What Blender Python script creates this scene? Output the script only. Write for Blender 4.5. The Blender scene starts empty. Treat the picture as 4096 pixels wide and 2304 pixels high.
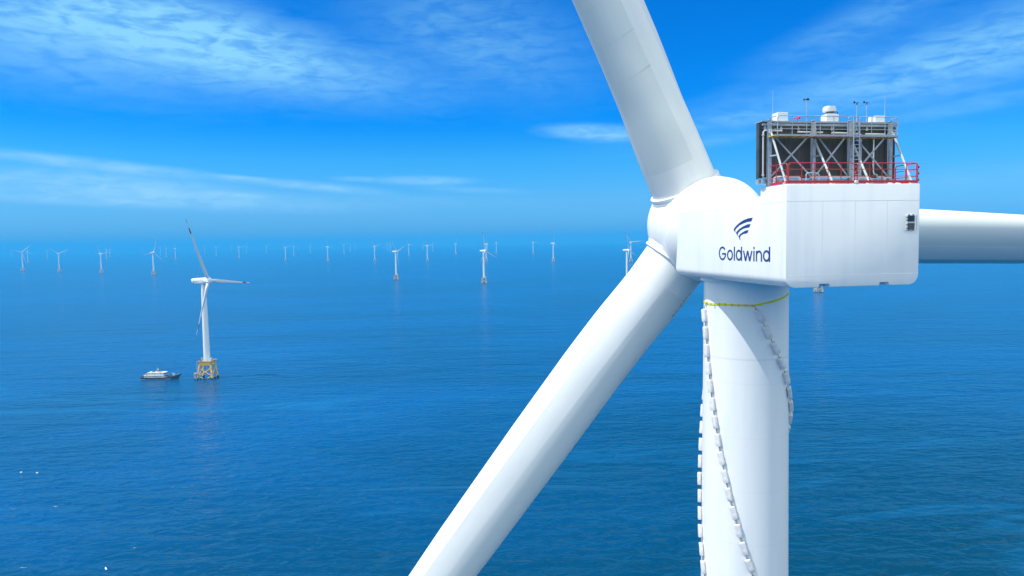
import bpy, bmesh, math, random
from mathutils import Vector, Matrix
random.seed(7)
S = bpy.context.scene
COL = S.collection
PI = math.pi
R_ = math.radians

# ------------------------------------------------------------------ camera
CAMH = 145.0
PITCH, ROLL, FPX, W, H = R_(3.96), R_(1.0), 2731.0, 4096.0, 2304.0
_f = Vector((0, math.cos(PITCH), -math.sin(PITCH)))
_r0 = Vector((1, 0, 0)); _u0 = _r0.cross(_f)
_r = _r0*math.cos(ROLL) - _u0*math.sin(ROLL)
_u = _r0*math.sin(ROLL) + _u0*math.cos(ROLL)
cd = bpy.data.cameras.new('camera'); cam = bpy.data.objects.new('camera', cd); COL.objects.link(cam)
m = Matrix((( _r.x, _u.x, -_f.x, 0), (_r.y, _u.y, -_f.y, 0), (_r.z, _u.z, -_f.z, CAMH), (0, 0, 0, 1)))
cam.matrix_world = m
cd.sensor_width = 36; cd.lens = 36*FPX/W; cd.clip_start = 0.5; cd.clip_end = 90000
S.camera = cam
S.render.resolution_x, S.render.resolution_y = 1024, 576

# ------------------------------------------------------------------ light and exposure
SUN = Vector((-0.470, -0.135, 0.868)).normalized()
sl = bpy.data.lights.new('sun', 'SUN'); so = bpy.data.objects.new('sun', sl); COL.objects.link(so)
sl.energy = 3.5; sl.angle = R_(0.53); sl.color = (1.0, 0.965, 0.91)
so.rotation_euler = SUN.to_track_quat('Z', 'Y').to_euler(); so.location = (-300, -200, 600)
S.view_settings.view_transform = 'Standard'; S.view_settings.look = 'None'
S.view_settings.exposure = 0.5; S.view_settings.gamma = 1.0
try: S.view_settings.use_curve_mapping = False
except Exception: pass
S.render.engine = 'CYCLES'
S.cycles.max_bounces = 6; S.cycles.volume_bounces = 0; S.cycles.use_denoising = True
S.cycles.caustics_reflective = False; S.cycles.caustics_refractive = False


class NT:
    """small node-tree writer"""
    def __init__(s, tree): s.t = tree; s.n = tree.nodes; s.l = tree.links
    def node(s, kind, **kw):
        n = s.n.new(kind)
        for k, v in kw.items(): setattr(n, k, v)
        return n
    def put(s, sock, v):
        if hasattr(v, 'default_value') or hasattr(v, 'is_output'): s.l.new(v, sock)
        else: sock.default_value = v
    def math(s, op, a, b=0.0, c=0.0, clamp=False):
        n = s.node('ShaderNodeMath', operation=op, use_clamp=clamp)
        s.put(n.inputs[0], a); s.put(n.inputs[1], b); s.put(n.inputs[2], c); return n.outputs[0]
    def ramp(s, v, a, b, lo=0.0, hi=1.0, smooth=True):
        n = s.node('ShaderNodeMapRange', interpolation_type='SMOOTHSTEP' if smooth else 'LINEAR')
        for i, x in enumerate((v, a, b, lo, hi)): s.put(n.inputs[i], x)
        return n.outputs[0]
    def mix(s, f, a, b, blend='MIX'):
        n = s.node('ShaderNodeMix', data_type='RGBA', blend_type=blend)
        s.put(n.inputs[0], f)
        for i, v in ((6, a), (7, b)):
            if isinstance(v, tuple): v = (*v, 1) if len(v) == 3 else v
            s.put(n.inputs[i], v)
        return n.outputs[2]
    def noise(s, vec, scale, detail=3.0, rough=0.55, dist=0.0):
        n = s.node('ShaderNodeTexNoise'); s.put(n.inputs['Vector'], vec)
        n.inputs['Scale'].default_value = scale; n.inputs['Detail'].default_value = detail
        n.inputs['Roughness'].default_value = rough; n.inputs['Distortion'].default_value = dist
        return n.outputs[0]
    def comb(s, x, y, z=0.0):
        n = s.node('ShaderNodeCombineXYZ'); s.put(n.inputs[0], x); s.put(n.inputs[1], y); s.put(n.inputs[2], z); return n.outputs[0]
    def sep(s, v):
        n = s.node('ShaderNodeSeparateXYZ'); s.put(n.inputs[0], v); return n.outputs
    def mapping(s, v, loc=(0, 0, 0), rot=(0, 0, 0), scale=(1, 1, 1)):
        n = s.node('ShaderNodeMapping'); s.put(n.inputs[0], v)
        n.inputs[1].default_value = loc; n.inputs[2].default_value = rot; n.inputs[3].default_value = scale; return n.outputs[0]


# ------------------------------------------------------------------ sky: Nishita, its blue deepened, with cirrus set by compass direction
def build_world():
    w = bpy.data.worlds.new('World'); S.world = w; w.use_nodes = True
    t = NT(w.node_tree); t.n.clear()
    sky = t.node('ShaderNodeTexSky', sky_type='NISHITA'); sky.sun_disc = False
    sky.sun_elevation = math.asin(SUN.z); sky.sun_rotation = math.atan2(SUN.x, SUN.y)
    sky.altitude = 0; sky.air_density = 1.0; sky.dust_density = 0.6; sky.ozone_density = 2.5
    tc = t.node('ShaderNodeTexCoord')
    x, y, z = t.sep(tc.outputs['Generated'])
    az = t.math('MULTIPLY', t.math('ARCTAN2', x, y), 180/PI)
    el = t.math('MULTIPLY', t.math('ARCSINE', z), 180/PI)
    hs = t.node('ShaderNodeHueSaturation'); hs.inputs['Saturation'].default_value = 1.42
    t.l.new(sky.outputs[0], hs.inputs['Color'])
    lowf = t.ramp(el, 0.0, 13.0)
    tint = None
    for e0, e1, c0, c1 in ((0.0, 3.4, (.20, .60, 1.62), (.24, .66, 1.22)), (3.4, 6.75, None, (.16, .74, 1.20)), (6.75, 9.6, None, (.012, .66, 1.27)), (9.6, 18.5, None, (.006, .74, 1.24)), (45.0, 60.0, None, (.30, .85, 1.25))):
        tint = t.mix(t.ramp(el, e0, e1, smooth=False), c0 or tint, c1)
    blue = t.mix(1.0, hs.outputs[0], tint, 'MULTIPLY')
    # cirrus: soft elongated patches (centre azimuth, elevation, half sizes, tilt, strength) broken up by noise
    uv = t.comb(az, el, 0.0)
    fine = t.noise(t.mapping(uv, rot=(0, 0, R_(6)), scale=(0.22, 1.15, 1)), 1.0, 6.0, 0.62, 0.5)
    ripple = t.noise(t.mapping(uv, loc=(9, 2, 0), rot=(0, 0, R_(-9)), scale=(0.42, 1.5, 1)), 1.0, 3.0, 0.55, 0.6)
    broad = t.noise(t.mapping(uv, loc=(3.1, 7.7, 0), rot=(0, 0, R_(8)), scale=(0.055, 0.30, 1)), 1.0, 4.0, 0.55, 0.6)
    tex = t.math('ADD', t.math('ADD', t.math('MULTIPLY', fine, 0.45), t.math('MULTIPLY', broad, 0.35)), t.math('MULTIPLY', ripple, 0.20))
    soft = t.ramp(tex, 0.36, 0.66)
    hard = t.ramp(tex, 0.40, 0.60)
    P = []
    for (ca, ce, ha, he, rot, st, edge) in CLOUDS:
        dx = t.math('SUBTRACT', az, ca); dy = t.math('SUBTRACT', el, ce)
        c, s_ = math.cos(R_(rot)), math.sin(R_(rot))
        u = t.math('ADD', t.math('MULTIPLY', dx, c/ha), t.math('MULTIPLY', dy, s_/ha))
        v = t.math('ADD', t.math('MULTIPLY', dx, -s_/he), t.math('MULTIPLY', dy, c/he))
        d = t.math('SQRT', t.math('ADD', t.math('MULTIPLY', u, u), t.math('MULTIPLY', v, v)))
        d = t.math('ADD', d, t.math('MULTIPLY', t.math('SUBTRACT', tex, 0.5), 1.3))
        P.append(t.math('MULTIPLY', t.ramp(d, edge, 1.05, 1.0, 0.0), st))
    tot = P[0]
    for p in P[1:]: tot = t.math('ADD', tot, p)
    tot = t.math('MULTIPLY', tot, t.math('MULTIPLY', t.ramp(tex, 0.36, 0.60, 0.34, 1.0), t.ramp(ripple, 0.30, 0.65, 0.70, 1.12)))
    # out of view, overhead, beside and behind: broken bright cloud added as fill light
    back = t.math('MAXIMUM', t.ramp(el, 44.0, 60.0), t.ramp(t.math('ABSOLUTE', az), 43.0, 62.0))
    back = t.math('MULTIPLY', back, t.ramp(el, -2.0, 6.0))
    cn = t.noise(tc.outputs['Generated'], 2.2, 5.0, 0.55)
    tot = t.math('ADD', tot, t.math('MULTIPLY', back, t.ramp(cn, 0.38, 0.6, 0.72, 1.0)), clamp=True)
    cl = t.mix(lowf, (2.6, 5.1, 7.4), (1.95, 4.85, 7.2))
    cl = t.mix(back, cl, (8.3, 9.4, 9.5))
    col = t.mix(tot, blue, cl)
    bg = t.node('ShaderNodeBackground'); t.l.new(col, bg.inputs[0]); bg.inputs[1].default_value = 0.1
    out = t.node('ShaderNodeOutputWorld'); t.l.new(bg.outputs[0], out.inputs[0])
    w.cycles.sampling_method = 'MANUAL'; w.cycles.sample_map_resolution = 1024

def azel(px, py):
    d = _f + _r*((px-W/2)/FPX) - _u*((py-H/2)/FPX); d.normalize()
    return math.degrees(math.atan2(d.x, d.y)), math.degrees(math.asin(d.z))
def patch(px, py, hx, hy, rot, st, edge=0.15):
    a, e = azel(px, py); k = math.degrees(1/FPX)
    return (a, e, hx*k*0.93, hy*k*0.93, rot, st, edge)
CLOUDS = [patch(150, 60, 1150, 330, -5, .80, .1), patch(980, 205, 980, 200, -10, .85, .1),
          patch(1900, 150, 800, 330, -14, .42, .0), patch(2380, 530, 300, 46, -4, 1.0, .15),
          patch(3500, 320, 1250, 150, 9, .50, .0), patch(4050, 170, 800, 270, 14, .46, .0), patch(3450, 90, 620, 110, 18, .36, .0),
          patch(330, 652, 700, 32, -4.5, .80, .1), patch(980, 712, 150, 14, -4, .5, .0), patch(940, 780, 160, 18, -3, .5, .0), patch(1900, 760, 340, 20, -3, .4, .0), patch(230, 800, 420, 26, -2, .5, .0), patch(420, 745, 820, 84, -3, .95, .0), patch(1250, 745, 440, 28, -5, .80, .05), patch(900, 815, 900, 50, -2, .55, .0),
          patch(1700, 722, 300, 28, -1, .75, .1), patch(1420, 716, 130, 16, -1, .5, .1), patch(1500, 800, 900, 40, -2, .22, .0), patch(2850, 565, 300, 34, 5, .24, .0),
          patch(3900, 420, 420, 40, 6, .25, .0), patch(3950, 700, 500, 60, 3, .16, .0), patch(2900, 480, 420, 44, 3, .22, .0)]
build_world()


# ------------------------------------------------------------------ mesh and object helpers
class MB:
    def __init__(s): s.v = []; s.f = []; s.m = []
    def add(s, vs, fs, mi=0):
        o = len(s.v); s.v += [tuple(v) for v in vs]; s.f += [tuple(i+o for i in f) for f in fs]; s.m += [mi]*len(fs); return s
    def box(s, a, b, mi=0, M=None):
        (x0, y0, z0), (x1, y1, z1) = a, b
        vs = [Vector(p) for p in ((x0,y0,z0),(x1,y0,z0),(x1,y1,z0),(x0,y1,z0),(x0,y0,z1),(x1,y0,z1),(x1,y1,z1),(x0,y1,z1))]
        if M: vs = [M @ v for v in vs]
        return s.add(vs, [(0,3,2,1),(4,5,6,7),(0,1,5,4),(1,2,6,5),(2,3,7,6),(3,0,4,7)], mi)
    def cone(s, p, q, r0, r1, n=10, mi=0, cap=True):
        p, q = Vector(p), Vector(q); d = (q-p).normalized()
        a = d.orthogonal().normalized(); b = d.cross(a)
        vs = [p+(a*math.cos(2*PI*i/n)+b*math.sin(2*PI*i/n))*r0 for i in range(n)]+[q+(a*math.cos(2*PI*i/n)+b*math.sin(2*PI*i/n))*r1 for i in range(n)]
        fs = [(i, (i+1) % n, n+(i+1) % n, n+i) for i in range(n)]
        if cap: fs += [tuple(range(n-1, -1, -1)), tuple(range(n, 2*n))]
        return s.add(vs, fs, mi)
    def bar(s, p, q, w, h, mi=0, up=(0, 0, 1)):
        p, q = Vector(p), Vector(q); d = (q-p).normalized(); u = Vector(up)
        x = d.cross(u); x = (x if x.length > 1e-4 else d.orthogonal()).normalized(); u = x.cross(d)
        vs = [c+x*(sx*w/2)+u*(sy*h/2) for c in (p, q) for sx, sy in ((-1,-1),(1,-1),(1,1),(-1,1))]
        return s.add(vs, [(0,1,2,3)[::-1],(4,5,6,7),(0,1,5,4),(1,2,6,5),(2,3,7,6),(3,0,4,7)], mi)
    def tube(s, pts, r, n=8, mi=0):
        pts = [Vector(p) for p in pts]; rings = []; a = None
        for i, p in enumerate(pts):
            d = (pts[min(i+1, len(pts)-1)]-pts[max(i-1, 0)]).normalized()
            a = (a - d*a.dot(d)).normalized() if a else d.orthogonal().normalized()
            b = d.cross(a); rings.append([p+(a*math.cos(2*PI*k/n)+b*math.sin(2*PI*k/n))*r for k in range(n)])
        return s.loft(rings, True, True, mi)
    def loft(s, rings, cap0=True, cap1=True, mi=0):
        n = len(rings[0]); vs = [v for r in rings for v in r]; fs = []
        for j in range(len(rings)-1):
            for i in range(n): fs.append((j*n+i, j*n+(i+1) % n, (j+1)*n+(i+1) % n, (j+1)*n+i))
        if cap0: fs.append(tuple(range(n-1, -1, -1)))
        if cap1: fs.append(tuple(range((len(rings)-1)*n, len(rings)*n)))
        return s.add(vs, fs, mi)
    def ball(s, c, r, n=12, k=8, mi=0, sq=(1, 1, 1)):
        c = Vector(c); rings = []
        for j in range(1, k):
            t = PI*j/k; rings.append([c+Vector((sq[0]*r*math.sin(t)*math.cos(2*PI*i/n), sq[1]*r*math.sin(t)*math.sin(2*PI*i/n), -sq[2]*r*math.cos(t))) for i in range(n)])
        return s.loft(rings, True, True, mi)
    def lathe(s, prof, n=48, mi=0, M=None, cap0=True, cap1=True):
        rings = [[Vector((r*math.cos(2*PI*i/n), r*math.sin(2*PI*i/n), z)) for i in range(n)] for r, z in prof]
        if M: rings = [[M @ v for v in q] for q in rings]
        return s.loft(rings, cap0, cap1, mi)
    def build(s, name, mats, parent=None, smooth=None, bevel=0, loc=None, nobevel=None):
        me = bpy.data.meshes.new(name); me.from_pydata(s.v, [], s.f)
        mats = mats if isinstance(mats, (list, tuple)) else [mats]
        for q in mats: me.materials.append(q)
        me.polygons.foreach_set('material_index', s.m)
        bm = bmesh.new(); bm.from_mesh(me); bmesh.ops.recalc_face_normals(bm, faces=bm.faces)
        if bevel:
            es = [e for e in bm.edges if len(e.link_faces) == 2 and e.calc_face_angle(0) > R_(25) and not (nobevel and nobevel(e))]
            bmesh.ops.bevel(bm, geom=es, offset=bevel, segments=2, profile=0.5, affect='EDGES', clamp_overlap=True)
        bm.to_mesh(me); bm.free()
        if smooth:
            me.polygons.foreach_set('use_smooth', [True]*len(me.polygons)); me.set_sharp_from_angle(angle=R_(smooth))
        me.update()
        o = bpy.data.objects.new(name, me); COL.objects.link(o)
        if parent: o.parent = parent
        if loc: o.location = loc
        return o

def tag(o, label=None, cat=None, group=None, kind=None):
    for k, v in (('label', label), ('category', cat), ('group', group), ('kind', kind)):
        if v: o[k] = v
    return o
def empty(name, loc=(0, 0, 0), rz=0.0, parent=None, size=1.0):
    o = bpy.data.objects.new(name, None); COL.objects.link(o); o.location = loc; o.rotation_euler = (0, 0, rz)
    o.empty_display_size = size; o.parent = parent; return o
def copy_tree(o, parent=None):
    c = o.copy(); COL.objects.link(c)
    if parent: c.parent = parent
    for ch in list(o.children): copy_tree(ch, c)
    return c

# ------------------------------------------------------------------ materials
def mat(name, col, rough=0.5, metal=0.0, var=0.0, vscale=1.0, spec=0.5, build=None, vaniso=(1, 1, 1), var2=None, bump=0.0):
    q = bpy.data.materials.new(name); q.use_nodes = True; t = NT(q.node_tree); b = t.n['Principled BSDF']
    b.inputs['Base Color'].default_value = (*col, 1); b.inputs['Roughness'].default_value = rough
    b.inputs['Metallic'].default_value = metal; b.inputs['Specular IOR Level'].default_value = spec
    tc = t.node('ShaderNodeTexCoord')
    if var or bump:
        n = t.noise(t.mapping(tc.outputs['Object'], scale=vaniso), vscale, 5.0, 0.6)
        if var:
            dark = var2 or tuple(c*(1-var) for c in col)
            t.l.new(t.mix(t.ramp(n, 0.38, 0.68), col, dark), b.inputs['Base Color'])
        if bump:
            bp = t.node('ShaderNodeBump'); bp.inputs['Strength'].default_value = 0.6; bp.inputs['Distance'].default_value = bump
            t.l.new(n, bp.inputs['Height']); t.l.new(bp.outputs[0], b.inputs['Normal'])
    if build: build(t, b, tc)
    return q
WHITE = (0.815, 0.815, 0.80)
def paint(t, b, tc):     # slight weathering, streaks running down
    a = t.noise(t.mapping(tc.outputs['Object'], scale=(1.3, 1.3, 0.05)), 1.0, 5.0, 0.6)
    c = t.noise(tc.outputs['Object'], 0.35, 4.0, 0.6)
    k = t.math('MULTIPLY', t.ramp(a, 0.42, 0.75), t.ramp(c, 0.35, 0.7, 0.25, 1.0))
    t.l.new(t.mix(k, (*WHITE, 1), (0.70, 0.725, 0.75, 1)), b.inputs['Base Color'])
def gelcoat(t, b, tc):   # blade skin: faint clouding and patches
    a = t.noise(t.mapping(tc.outputs['Object'], scale=(1, 1, 0.25)), 0.8, 5.0, 0.55)
    base = t.mix(t.ramp(a, 0.35, 0.75), (0.76, 0.77, 0.755, 1), (0.71, 0.725, 0.715, 1))
    x, y, z = t.sep(tc.outputs['Object'])     # greyer leading edge half with a straight edge: facet shade painted into the colour
    k = t.math('MULTIPLY', t.math('MULTIPLY', t.ramp(x, 0.40, 0.44, 1.0, 0.0), t.ramp(z, 5.9, 6.0)), t.ramp(y, -0.2, 0.0, 1.0, 0.0))
    p = t.math('MULTIPLY', t.math('MULTIPLY', t.ramp(x, 0.9, 0.92), t.ramp(x, 1.9, 1.92, 1.0, 0.0)), t.math('MULTIPLY', t.ramp(z, 6.5, 6.53), t.ramp(z, 7.6, 7.63, 1.0, 0.0)))
    base = t.mix(t.math('MULTIPLY', k, 0.6), base, (0.60, 0.645, 0.62, 1)); base = t.mix(t.math('MULTIPLY', p, 0.35), base, (0.80, 0.81, 0.80, 1))
    t.l.new(base, b.inputs['Base Color'])
def tower_paint(t, b, tc):   # weld rings every few metres and vague cleaning bands
    x, y, z = t.sep(tc.outputs['Object'])
    fr = t.math('ABSOLUTE', t.math('SUBTRACT', t.math('FRACT', t.math('DIVIDE', z, 3.9)), 0.5))
    line = t.ramp(fr, 0.0, 0.010, 1.0, 0.0)
    bigl = t.ramp(t.math('ABSOLUTE', t.math('SUBTRACT', z, 136.3)), 0.0, 0.11, 1.0, 0.0)
    n = t.noise(t.mapping(tc.outputs['Object'], scale=(1, 1, 0.12)), 0.9, 4.0, 0.6)
    base = t.mix(t.ramp(n, 0.4, 0.75), (*WHITE, 1), (0.75, 0.775, 0.785, 1))
    base = t.mix(t.math('MULTIPLY', line, 0.16), base, (0.45, 0.5, 0.53, 1))
    base = t.mix(t.math('MULTIPLY', bigl, 0.28), base, (0.42, 0.48, 0.5, 1))
    t.l.new(base, b.inputs['Base Color'])
def tip_bands(t, b, tc):     # red warning bands near the blade tip (blade length 74 m)
    x, y, z = t.sep(tc.outputs['Object'])
    def band(a, c): return t.math('MULTIPLY', t.math('GREATER_THAN', z, a), t.math('LESS_THAN', z, c))
    k = t.math('ADD', band(57.0, 63.5), band(70.0, 80.0), clamp=True)
    t.l.new(t.mix(k, (0.55, 0.58, 0.61, 1), (0.20, 0.025, 0.04, 1)), b.inputs['Base Color'])
def jacket_paint(t, b, tc):  # yellow above, cream faded below, rust, black weed at the waterline
    x, y, z = t.sep(tc.outputs['Object'])
    n = t.noise(t.mapping(tc.outputs['Object'], scale=(1, 1, 0.35)), 0.7, 5.0, 0.65)
    base = t.mix(t.ramp(z, 10.0, 15.5), (0.78, 0.50, 0.11, 1), (0.90, 0.48, 0.006, 1))
    rust = t.math('MULTIPLY', t.ramp(n, 0.52, 0.66), t.ramp(z, 4.0, 12.0, 0.75, 0.10))
    base = t.mix(rust, base, (0.20, 0.085, 0.025, 1))
    zz = t.math('ADD', z, t.math('MULTIPLY', t.math('SUBTRACT', n, 0.5), 3.0))
    base = t.mix(t.ramp(zz, 1.6, 2.6, 1.0, 0.0), base, (0.012, 0.014, 0.015, 1))
    t.l.new(base, b.inputs['Base Color'])
M = dict(
    white=mat('white_paint', WHITE, 0.38, build=paint), tower=mat('tower_paint', WHITE, 0.38, build=tower_paint),
    blade=mat('blade_gelcoat', (0.74, 0.76, 0.76), 0.5, build=gelcoat), plain=mat('clean_white', (0.80, 0.81, 0.81), 0.4, var=0.05),
    seam=mat('seam_grey', (0.70, 0.73, 0.745), 0.6), navy=mat('navy_lettering', (0.016, 0.045, 0.19), 0.45, var=0.12),
    galv=mat('galvanised_steel', (0.34, 0.41, 0.50), 0.45, 0.0, var=0.22, vscale=3.0), pipe=mat('pipe_grey', (0.50, 0.55, 0.58), 0.4, var=0.1),
    radi=mat('radiator_fins', (0.062, 0.062, 0.060), 0.55, 0.2, var=0.35, vscale=1.2, vaniso=(6, 1, 0.15)),
    dark=mat('dark_steel', (0.085, 0.095, 0.11), 0.5, 0.3, var=0.3, vscale=2.0), red=mat('red_railing', (0.55, 0.010, 0.032), 0.4, var=0.15),
    redcup=mat('red_cups', (0.85, 0.03, 0.05), 0.4, var=0.05), black=mat('black_plastic', (0.012, 0.014, 0.018), 0.45, var=0.2),
    yellow=mat('yellow_grating', (0.62, 0.40, 0.02), 0.6, var=0.15), strap=mat('yellow_webbing', (0.80, 0.72, 0.008), 0.55, var=0.10, vscale=3.0),
    glass=mat('dark_glass', (0.03, 0.04, 0.05), 0.08, var=0.3, vscale=2), rope=mat('blue_rope', (0.06, 0.08, 0.12), 0.8, var=0.3),
    foam=mat('foam_cover', (0.70, 0.69, 0.70), 0.75, var=0.16, vscale=2.3, bump=0.05), jacket=mat('jacket_paint', (0.6, 0.4, 0.1), 0.5, build=jacket_paint),
    tip=mat('banded_blade', (0.74, 0.76, 0.77), 0.38, build=tip_bands), hull=mat('hull_black', (0.06, 0.062, 0.066), 0.55, var=0.5, vscale=0.9),
    hullw=mat('hull_waterline', (0.55, 0.52, 0.46), 0.55, var=0.25, vscale=0.5), cabin=mat('cabin_white', (0.76, 0.76, 0.77), 0.4, var=0.08, vscale=0.4),
    tyre=mat('tyre_rubber', (0.02, 0.02, 0.022), 0.8, var=0.3), green=mat('green_deck', (0.02, 0.16, 0.07), 0.6, var=0.2),
    orange=mat('orange_tan', (0.55, 0.28, 0.09), 0.5, var=0.2), bluegrey=mat('blue_grey', (0.10, 0.12, 0.22), 0.4, var=0.2),
    buoy=mat('buoy_white', (0.8, 0.8, 0.78), 0.45, var=0.1), lamp=mat('red_lamp_lens', (0.65, 0.03, 0.10), 0.3, var=0.1), deck=mat('deck_grey', (0.30, 0.26, 0.18), 0.7, var=0.4, vscale=0.5),
    mark=mat('dark_marking', (0.05, 0.06, 0.07), 0.6), logo=mat('logo_blue', (0.05, 0.14, 0.16), 0.5))


# ------------------------------------------------------------------ the sea
def sea_material():
    q = bpy.data.materials.new('sea_water'); q.use_nodes = True; t = NT(q.node_tree); b = t.n['Principled BSDF']
    tc = t.node('ShaderNodeTexCoord'); o = tc.outputs['Object']
    # wind sea: crests lie across the view, broken into chop; long low swell under it
    chop = t.noise(t.mapping(o, rot=(0, 0, R_(-8)), scale=(0.075, 0.150, 1)), 1.0, 2.6, 0.5, 0.6)
    small = t.noise(t.mapping(o, rot=(0, 0, R_(14)), scale=(0.30, 0.55, 1)), 1.0, 1.5, 0.5, 0.3)
    swell = t.noise(t.mapping(o, rot=(0, 0, R_(-16)), scale=(0.010, 0.034, 1)), 1.0, 3.0, 0.5, 0.4)
    patch = t.noise(t.mapping(o, rot=(0, 0, R_(5)), scale=(0.0013, 0.0034, 1)), 1.0, 5.0, 0.60, 0.8)
    slick = t.noise(t.mapping(o, loc=(40, 9, 0), rot=(0, 0, R_(4)), scale=(0.0028, 0.0150, 1)), 1.0, 6.0, 0.70, 1.6)
    longl = t.noise(t.mapping(o, loc=(7, 3, 0), rot=(0, 0, R_(9)), scale=(0.00035, 0.0026, 1)), 1.0, 5.0, 0.66, 1.2)
    sl = t.math('MAXIMUM', t.ramp(slick, 0.58, 0.70), t.math('MULTIPLY', t.ramp(t.math('ABSOLUTE', t.math('SUBTRACT', longl, 0.52)), 0.0, 0.012, 1.0, 0.0), 0.5))
    amp = t.ramp(patch, 0.35, 0.7, 0.75, 1.25)
    amp = t.math('MULTIPLY', amp, t.math('SUBTRACT', 1.0, t.math('MULTIPLY', sl, 0.45)))
    h = t.math('ADD', t.math('MULTIPLY', chop, 1.95), t.math('MULTIPLY', small, 0.19))
    h = t.math('ADD', t.math('MULTIPLY', h, amp), t.math('MULTIPLY', swell, 3.6))
    bp = t.node('ShaderNodeBump'); bp.inputs['Strength'].default_value = 1.0; bp.inputs['Distance'].default_value = 1.0
    t.l.new(h, bp.inputs['Height']); t.l.new(bp.outputs[0], b.inputs['Normal'])
    deep = t.mix(t.ramp(patch, 0.36, 0.66), (0.0001, 0.050, 0.130), (0.0001, 0.070, 0.215))
    ox, oy, oz = t.sep(o); dx, dy = t.math('SUBTRACT', ox, 230.0), t.math('SUBTRACT', oy, 240.0)     # darker, greener foreground painted round the near turbine, for weak sky reflection up close
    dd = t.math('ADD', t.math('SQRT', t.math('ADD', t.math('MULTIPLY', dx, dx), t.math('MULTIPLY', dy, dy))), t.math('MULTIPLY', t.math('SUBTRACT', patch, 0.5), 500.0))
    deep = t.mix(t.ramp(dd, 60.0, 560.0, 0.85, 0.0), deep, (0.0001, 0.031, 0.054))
    deep = t.mix(t.math('MULTIPLY', sl, 0.45), deep, (0.006, 0.13, 0.30))
    t.l.new(deep, b.inputs['Base Color'])
    b.inputs['Roughness'].default_value = 0.235; b.inputs['IOR'].default_value = 1.333; b.inputs['Specular IOR Level'].default_value = 0.6
    return q
def build_sea():
    b = MB(); n = 192; radii = [60, 200, 600, 1500, 4000, 9000, 21500]; vs = [(0, 0, 0)]; fs = []
    for r in radii: vs += [(r*math.cos(2*PI*i/n), r*math.sin(2*PI*i/n), 0) for i in range(n)]
    fs += [(0, 1+i, 1+(i+1) % n) for i in range(n)]
    for j in range(len(radii)-1):
        fs += [(1+j*n+i, 1+(j+1)*n+i, 1+(j+1)*n+(i+1) % n, 1+j*n+(i+1) % n) for i in range(n)]
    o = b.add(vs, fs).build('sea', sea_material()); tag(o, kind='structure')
build_sea()


# ------------------------------------------------------------------ blades
def blade_mesh(stations, seglen, npt_sub=3):
    """stations: (r, chord, thickness, roundness 1..0, twist deg, bend). Blade along +z, trailing edge +x, suction side -y."""
    def yt(u): return 5*(.2969*math.sqrt(u)-.126*u-.3516*u*u+.2843*u**3-.1015*u**4)
    n1, n2 = (26, 20) if npt_sub > 2 else ((12, 9) if npt_sub == 2 else (7, 5))
    pts = []
    us = [.80*(k/n1)**1.9 for k in range(n1+1)]; kc = min(range(n1+1), key=lambda k: abs(us[k]-.5)); us[kc] = .5
    for u in us:
        t = u/.80
        pts.append((u, -(yt(u)+.095*t*t*(3-2*t)+.003*max(0, 1-abs(u-.5)/.27))))
    pts += [(.90, -.13), (.99, .03), (1.0, .09)]
    for k in range(n2, 0, -1):
        u = .985*(k/n2)**1.9; pts.append((u, yt(u)*.92+.05*u))
    def lerp(r):
        for a, b in zip(stations, stations[1:]):
            if a[0] <= r <= b[0]:
                f = (r-a[0])/(b[0]-a[0]); return [x+(y-x)*f for x, y in zip(a, b)]
        return list(stations[-1])
    R = stations[-1][0]; n = int(R/seglen); rings = []
    for j in range(n+1):
        r = R*j/n; _, c, th, rd, tw, bend = lerp(r)
        rd = rd*rd*(3-2*rd); ring = []; ct, st = math.cos(R_(tw)), math.sin(R_(tw))
        for (u, v) in pts:
            x = (u-.42)*c; y = v*th; a = math.atan2(y, x); cr = c*0.5
            x, y = x*(1-rd)+cr*math.cos(a)*rd, y*(1-rd)+cr*math.sin(a)*rd
            ring.append(Vector((x*ct-y*st, x*st+y*ct+bend, r)))
        rings.append(ring)
    return rings

# ------------------------------------------------------------------ the near turbine (local frame: x across, y towards the rotor, z up)
YAW = R_(9.5)
near = empty('wind_turbine', (17.37, 50.64, 0), YAW, size=5)
tag(near, 'huge white wind turbine close up, blue emblem and name on its boxy nacelle', 'wind turbine')
Z0 = CAMH
def tower_r(z): return 3.01 + (Z0-6.6-z)*0.00815
MB().lathe([(tower_r(z), z) for z in (-0.9, 30, 60, 90, 115, 130, Z0-2.6)], 128).build('tower', M['tower'], near, 30)

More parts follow.
